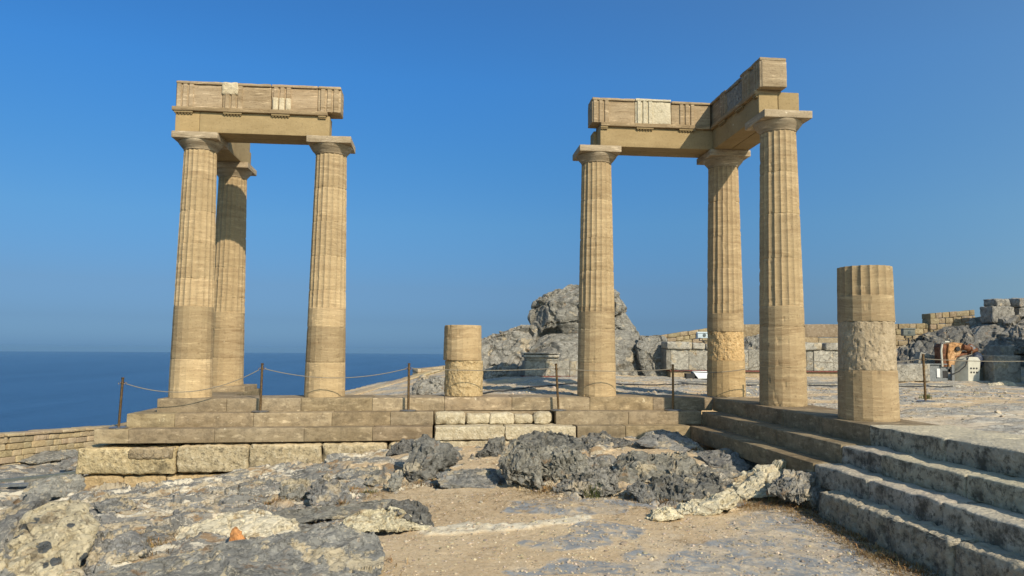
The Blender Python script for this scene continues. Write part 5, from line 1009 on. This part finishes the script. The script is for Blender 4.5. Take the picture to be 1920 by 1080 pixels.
def scatter(name, n, regions, size, mat, label_kind, zoff=0.):
    b = MB(); base, bf = ico(1)
    Vs = []; Fs = []; Ts = []
    for k in range(n):
        x0, x1, y0, y1 = regions[k % len(regions)]; x, y = rr.uniform(x0, x1), rr.uniform(y0, y1)
        s = size*rr.lognormal(0, .5); V = base*(s*rr.uniform(.7, 1.3), s*rr.uniform(.7, 1.3), s*rr.uniform(.4, .8))*(1+.3*(rr.random((len(base), 1))-.5)); V = rotz(V, rr.uniform(0, 6.3))
        Vs.append(V+(x, y, gh(x, y)+s*.15+zoff)); Fs.append(bf+k*len(base)); t = rr.uniform(.55, 1.3); Ts.append(np.tile((t, t*rr.uniform(.9, 1), t*rr.uniform(.75, .95)), (len(base), 1)))
    o = npmesh(name, np.concatenate(Vs), np.concatenate(Fs).astype(np.int32), M[mat], None, False, None, np.concatenate(Ts)); return tag(o, kind='stuff')
M['pebble'] = plain('pebble_stone', (.42, .36, .28), .9, 0, .3, .3, 30)
scatter('gravel', 9000, [(-6.6, -1.5, -9.6, -5.5), (-6.6, -1.5, -9.6, -6.8), (-5.8, -2, -6, -2), (-10, -6.5, -9.3, -4)], .008, 'pebble', None)
scatter('gravel', 2600, [(.6, 7, -5, 4), (.6, 9, 0, 6), (-6, .5, .7, 5)], .016, 'pebble', None)
def litter(n, regions):
    Vs = []; Fs = []; Ts = []
    for k in range(n):
        x0, y0, sx, sy = regions[k % len(regions)]; x, y = rr.normal(x0, sx), rr.normal(y0, sy)
        if x > -1.5: x = -1.52
        a = rr.uniform(0, 6.3); l = rr.uniform(.03, .10); dx, dy = l*math.cos(a), l*math.sin(a); z = gh(x, y)+.004; w = .0022; zz = z+rr.uniform(0, .03)
        Vs += [(x-dy/l*w, y+dx/l*w, z), (x+dy/l*w, y-dx/l*w, z), (x+dx+dy/l*w, y+dy-dx/l*w, zz), (x+dx-dy/l*w, y+dy+dx/l*w, zz)]; Fs.append((4*k, 4*k+1, 4*k+2, 4*k+3)); t = rr.uniform(.5, 1.4); Ts += [(t, t, t*.9)]*4
    return tag(npmesh('dry_litter', np.array(Vs), np.array(Fs, np.int32), M['dry'], None, False, None, np.array(Ts)), kind='stuff')
litter(9000, [(-1.62, -6.6, .12, .35), (-1.66, -7.4, .12, .4), (-1.7, -8.2, .12, .4), (-1.75, -9, .14, .4), (-2.1, -6.3, .3, .2), (-6.3, -4.5, .35, .2), (-5.3, -6.0, .7, .4), (-4.6, -5.5, .3, .2), (-3.4, -6.2, .8, .3), (-6.7, -6.6, .5, .3), (-8.9, -7.6, .4, .2), (-8.2, -5.4, .6, .4), (-7.0, -5.2, .3, .3), (-1.5, -4.8, .3, .6)])

# unseen rock mass added beyond the right border to shade the loose blocks
shade_rock = rock_mesh('added_shade_rock', [(11.2, 2.5, -.5), (11.4, 2.5, 1.2), (11.9, 2.5, 2.6), (12.4, 2.5, 3.2), (13.2, 2.6, 3.9), (14.5, 2.8, 4.4), (17, 3, 4.6), (20, 3, 4.2), (21, 2.5, -.5)], 1.2, .25, 5, 'karst2', 260); tag(shade_rock, kind='structure')

# ------------------------------------------------------------------ sea haze
b = MB(); b.box(-45000, 45000, -45000, 45000, -440, 8.2); hz = b.build('haze', None, None, False, None)
hm = bpy.data.materials.new('sea_haze'); hm.use_nodes = True; ht = hm.node_tree; ht.nodes.remove(ht.nodes['Principled BSDF'])
pv_ = ht.nodes.new('ShaderNodeVolumePrincipled'); pv_.inputs['Color'].default_value = (.25, .46, .69, 1); pv_.inputs['Density'].default_value = 2.0e-5; pv_.inputs['Anisotropy'].default_value = 0.
ht.links.new(pv_.outputs[0], ht.nodes['Material Output'].inputs['Volume']); hz.data.materials.append(hm); tag(hz, kind='stuff')
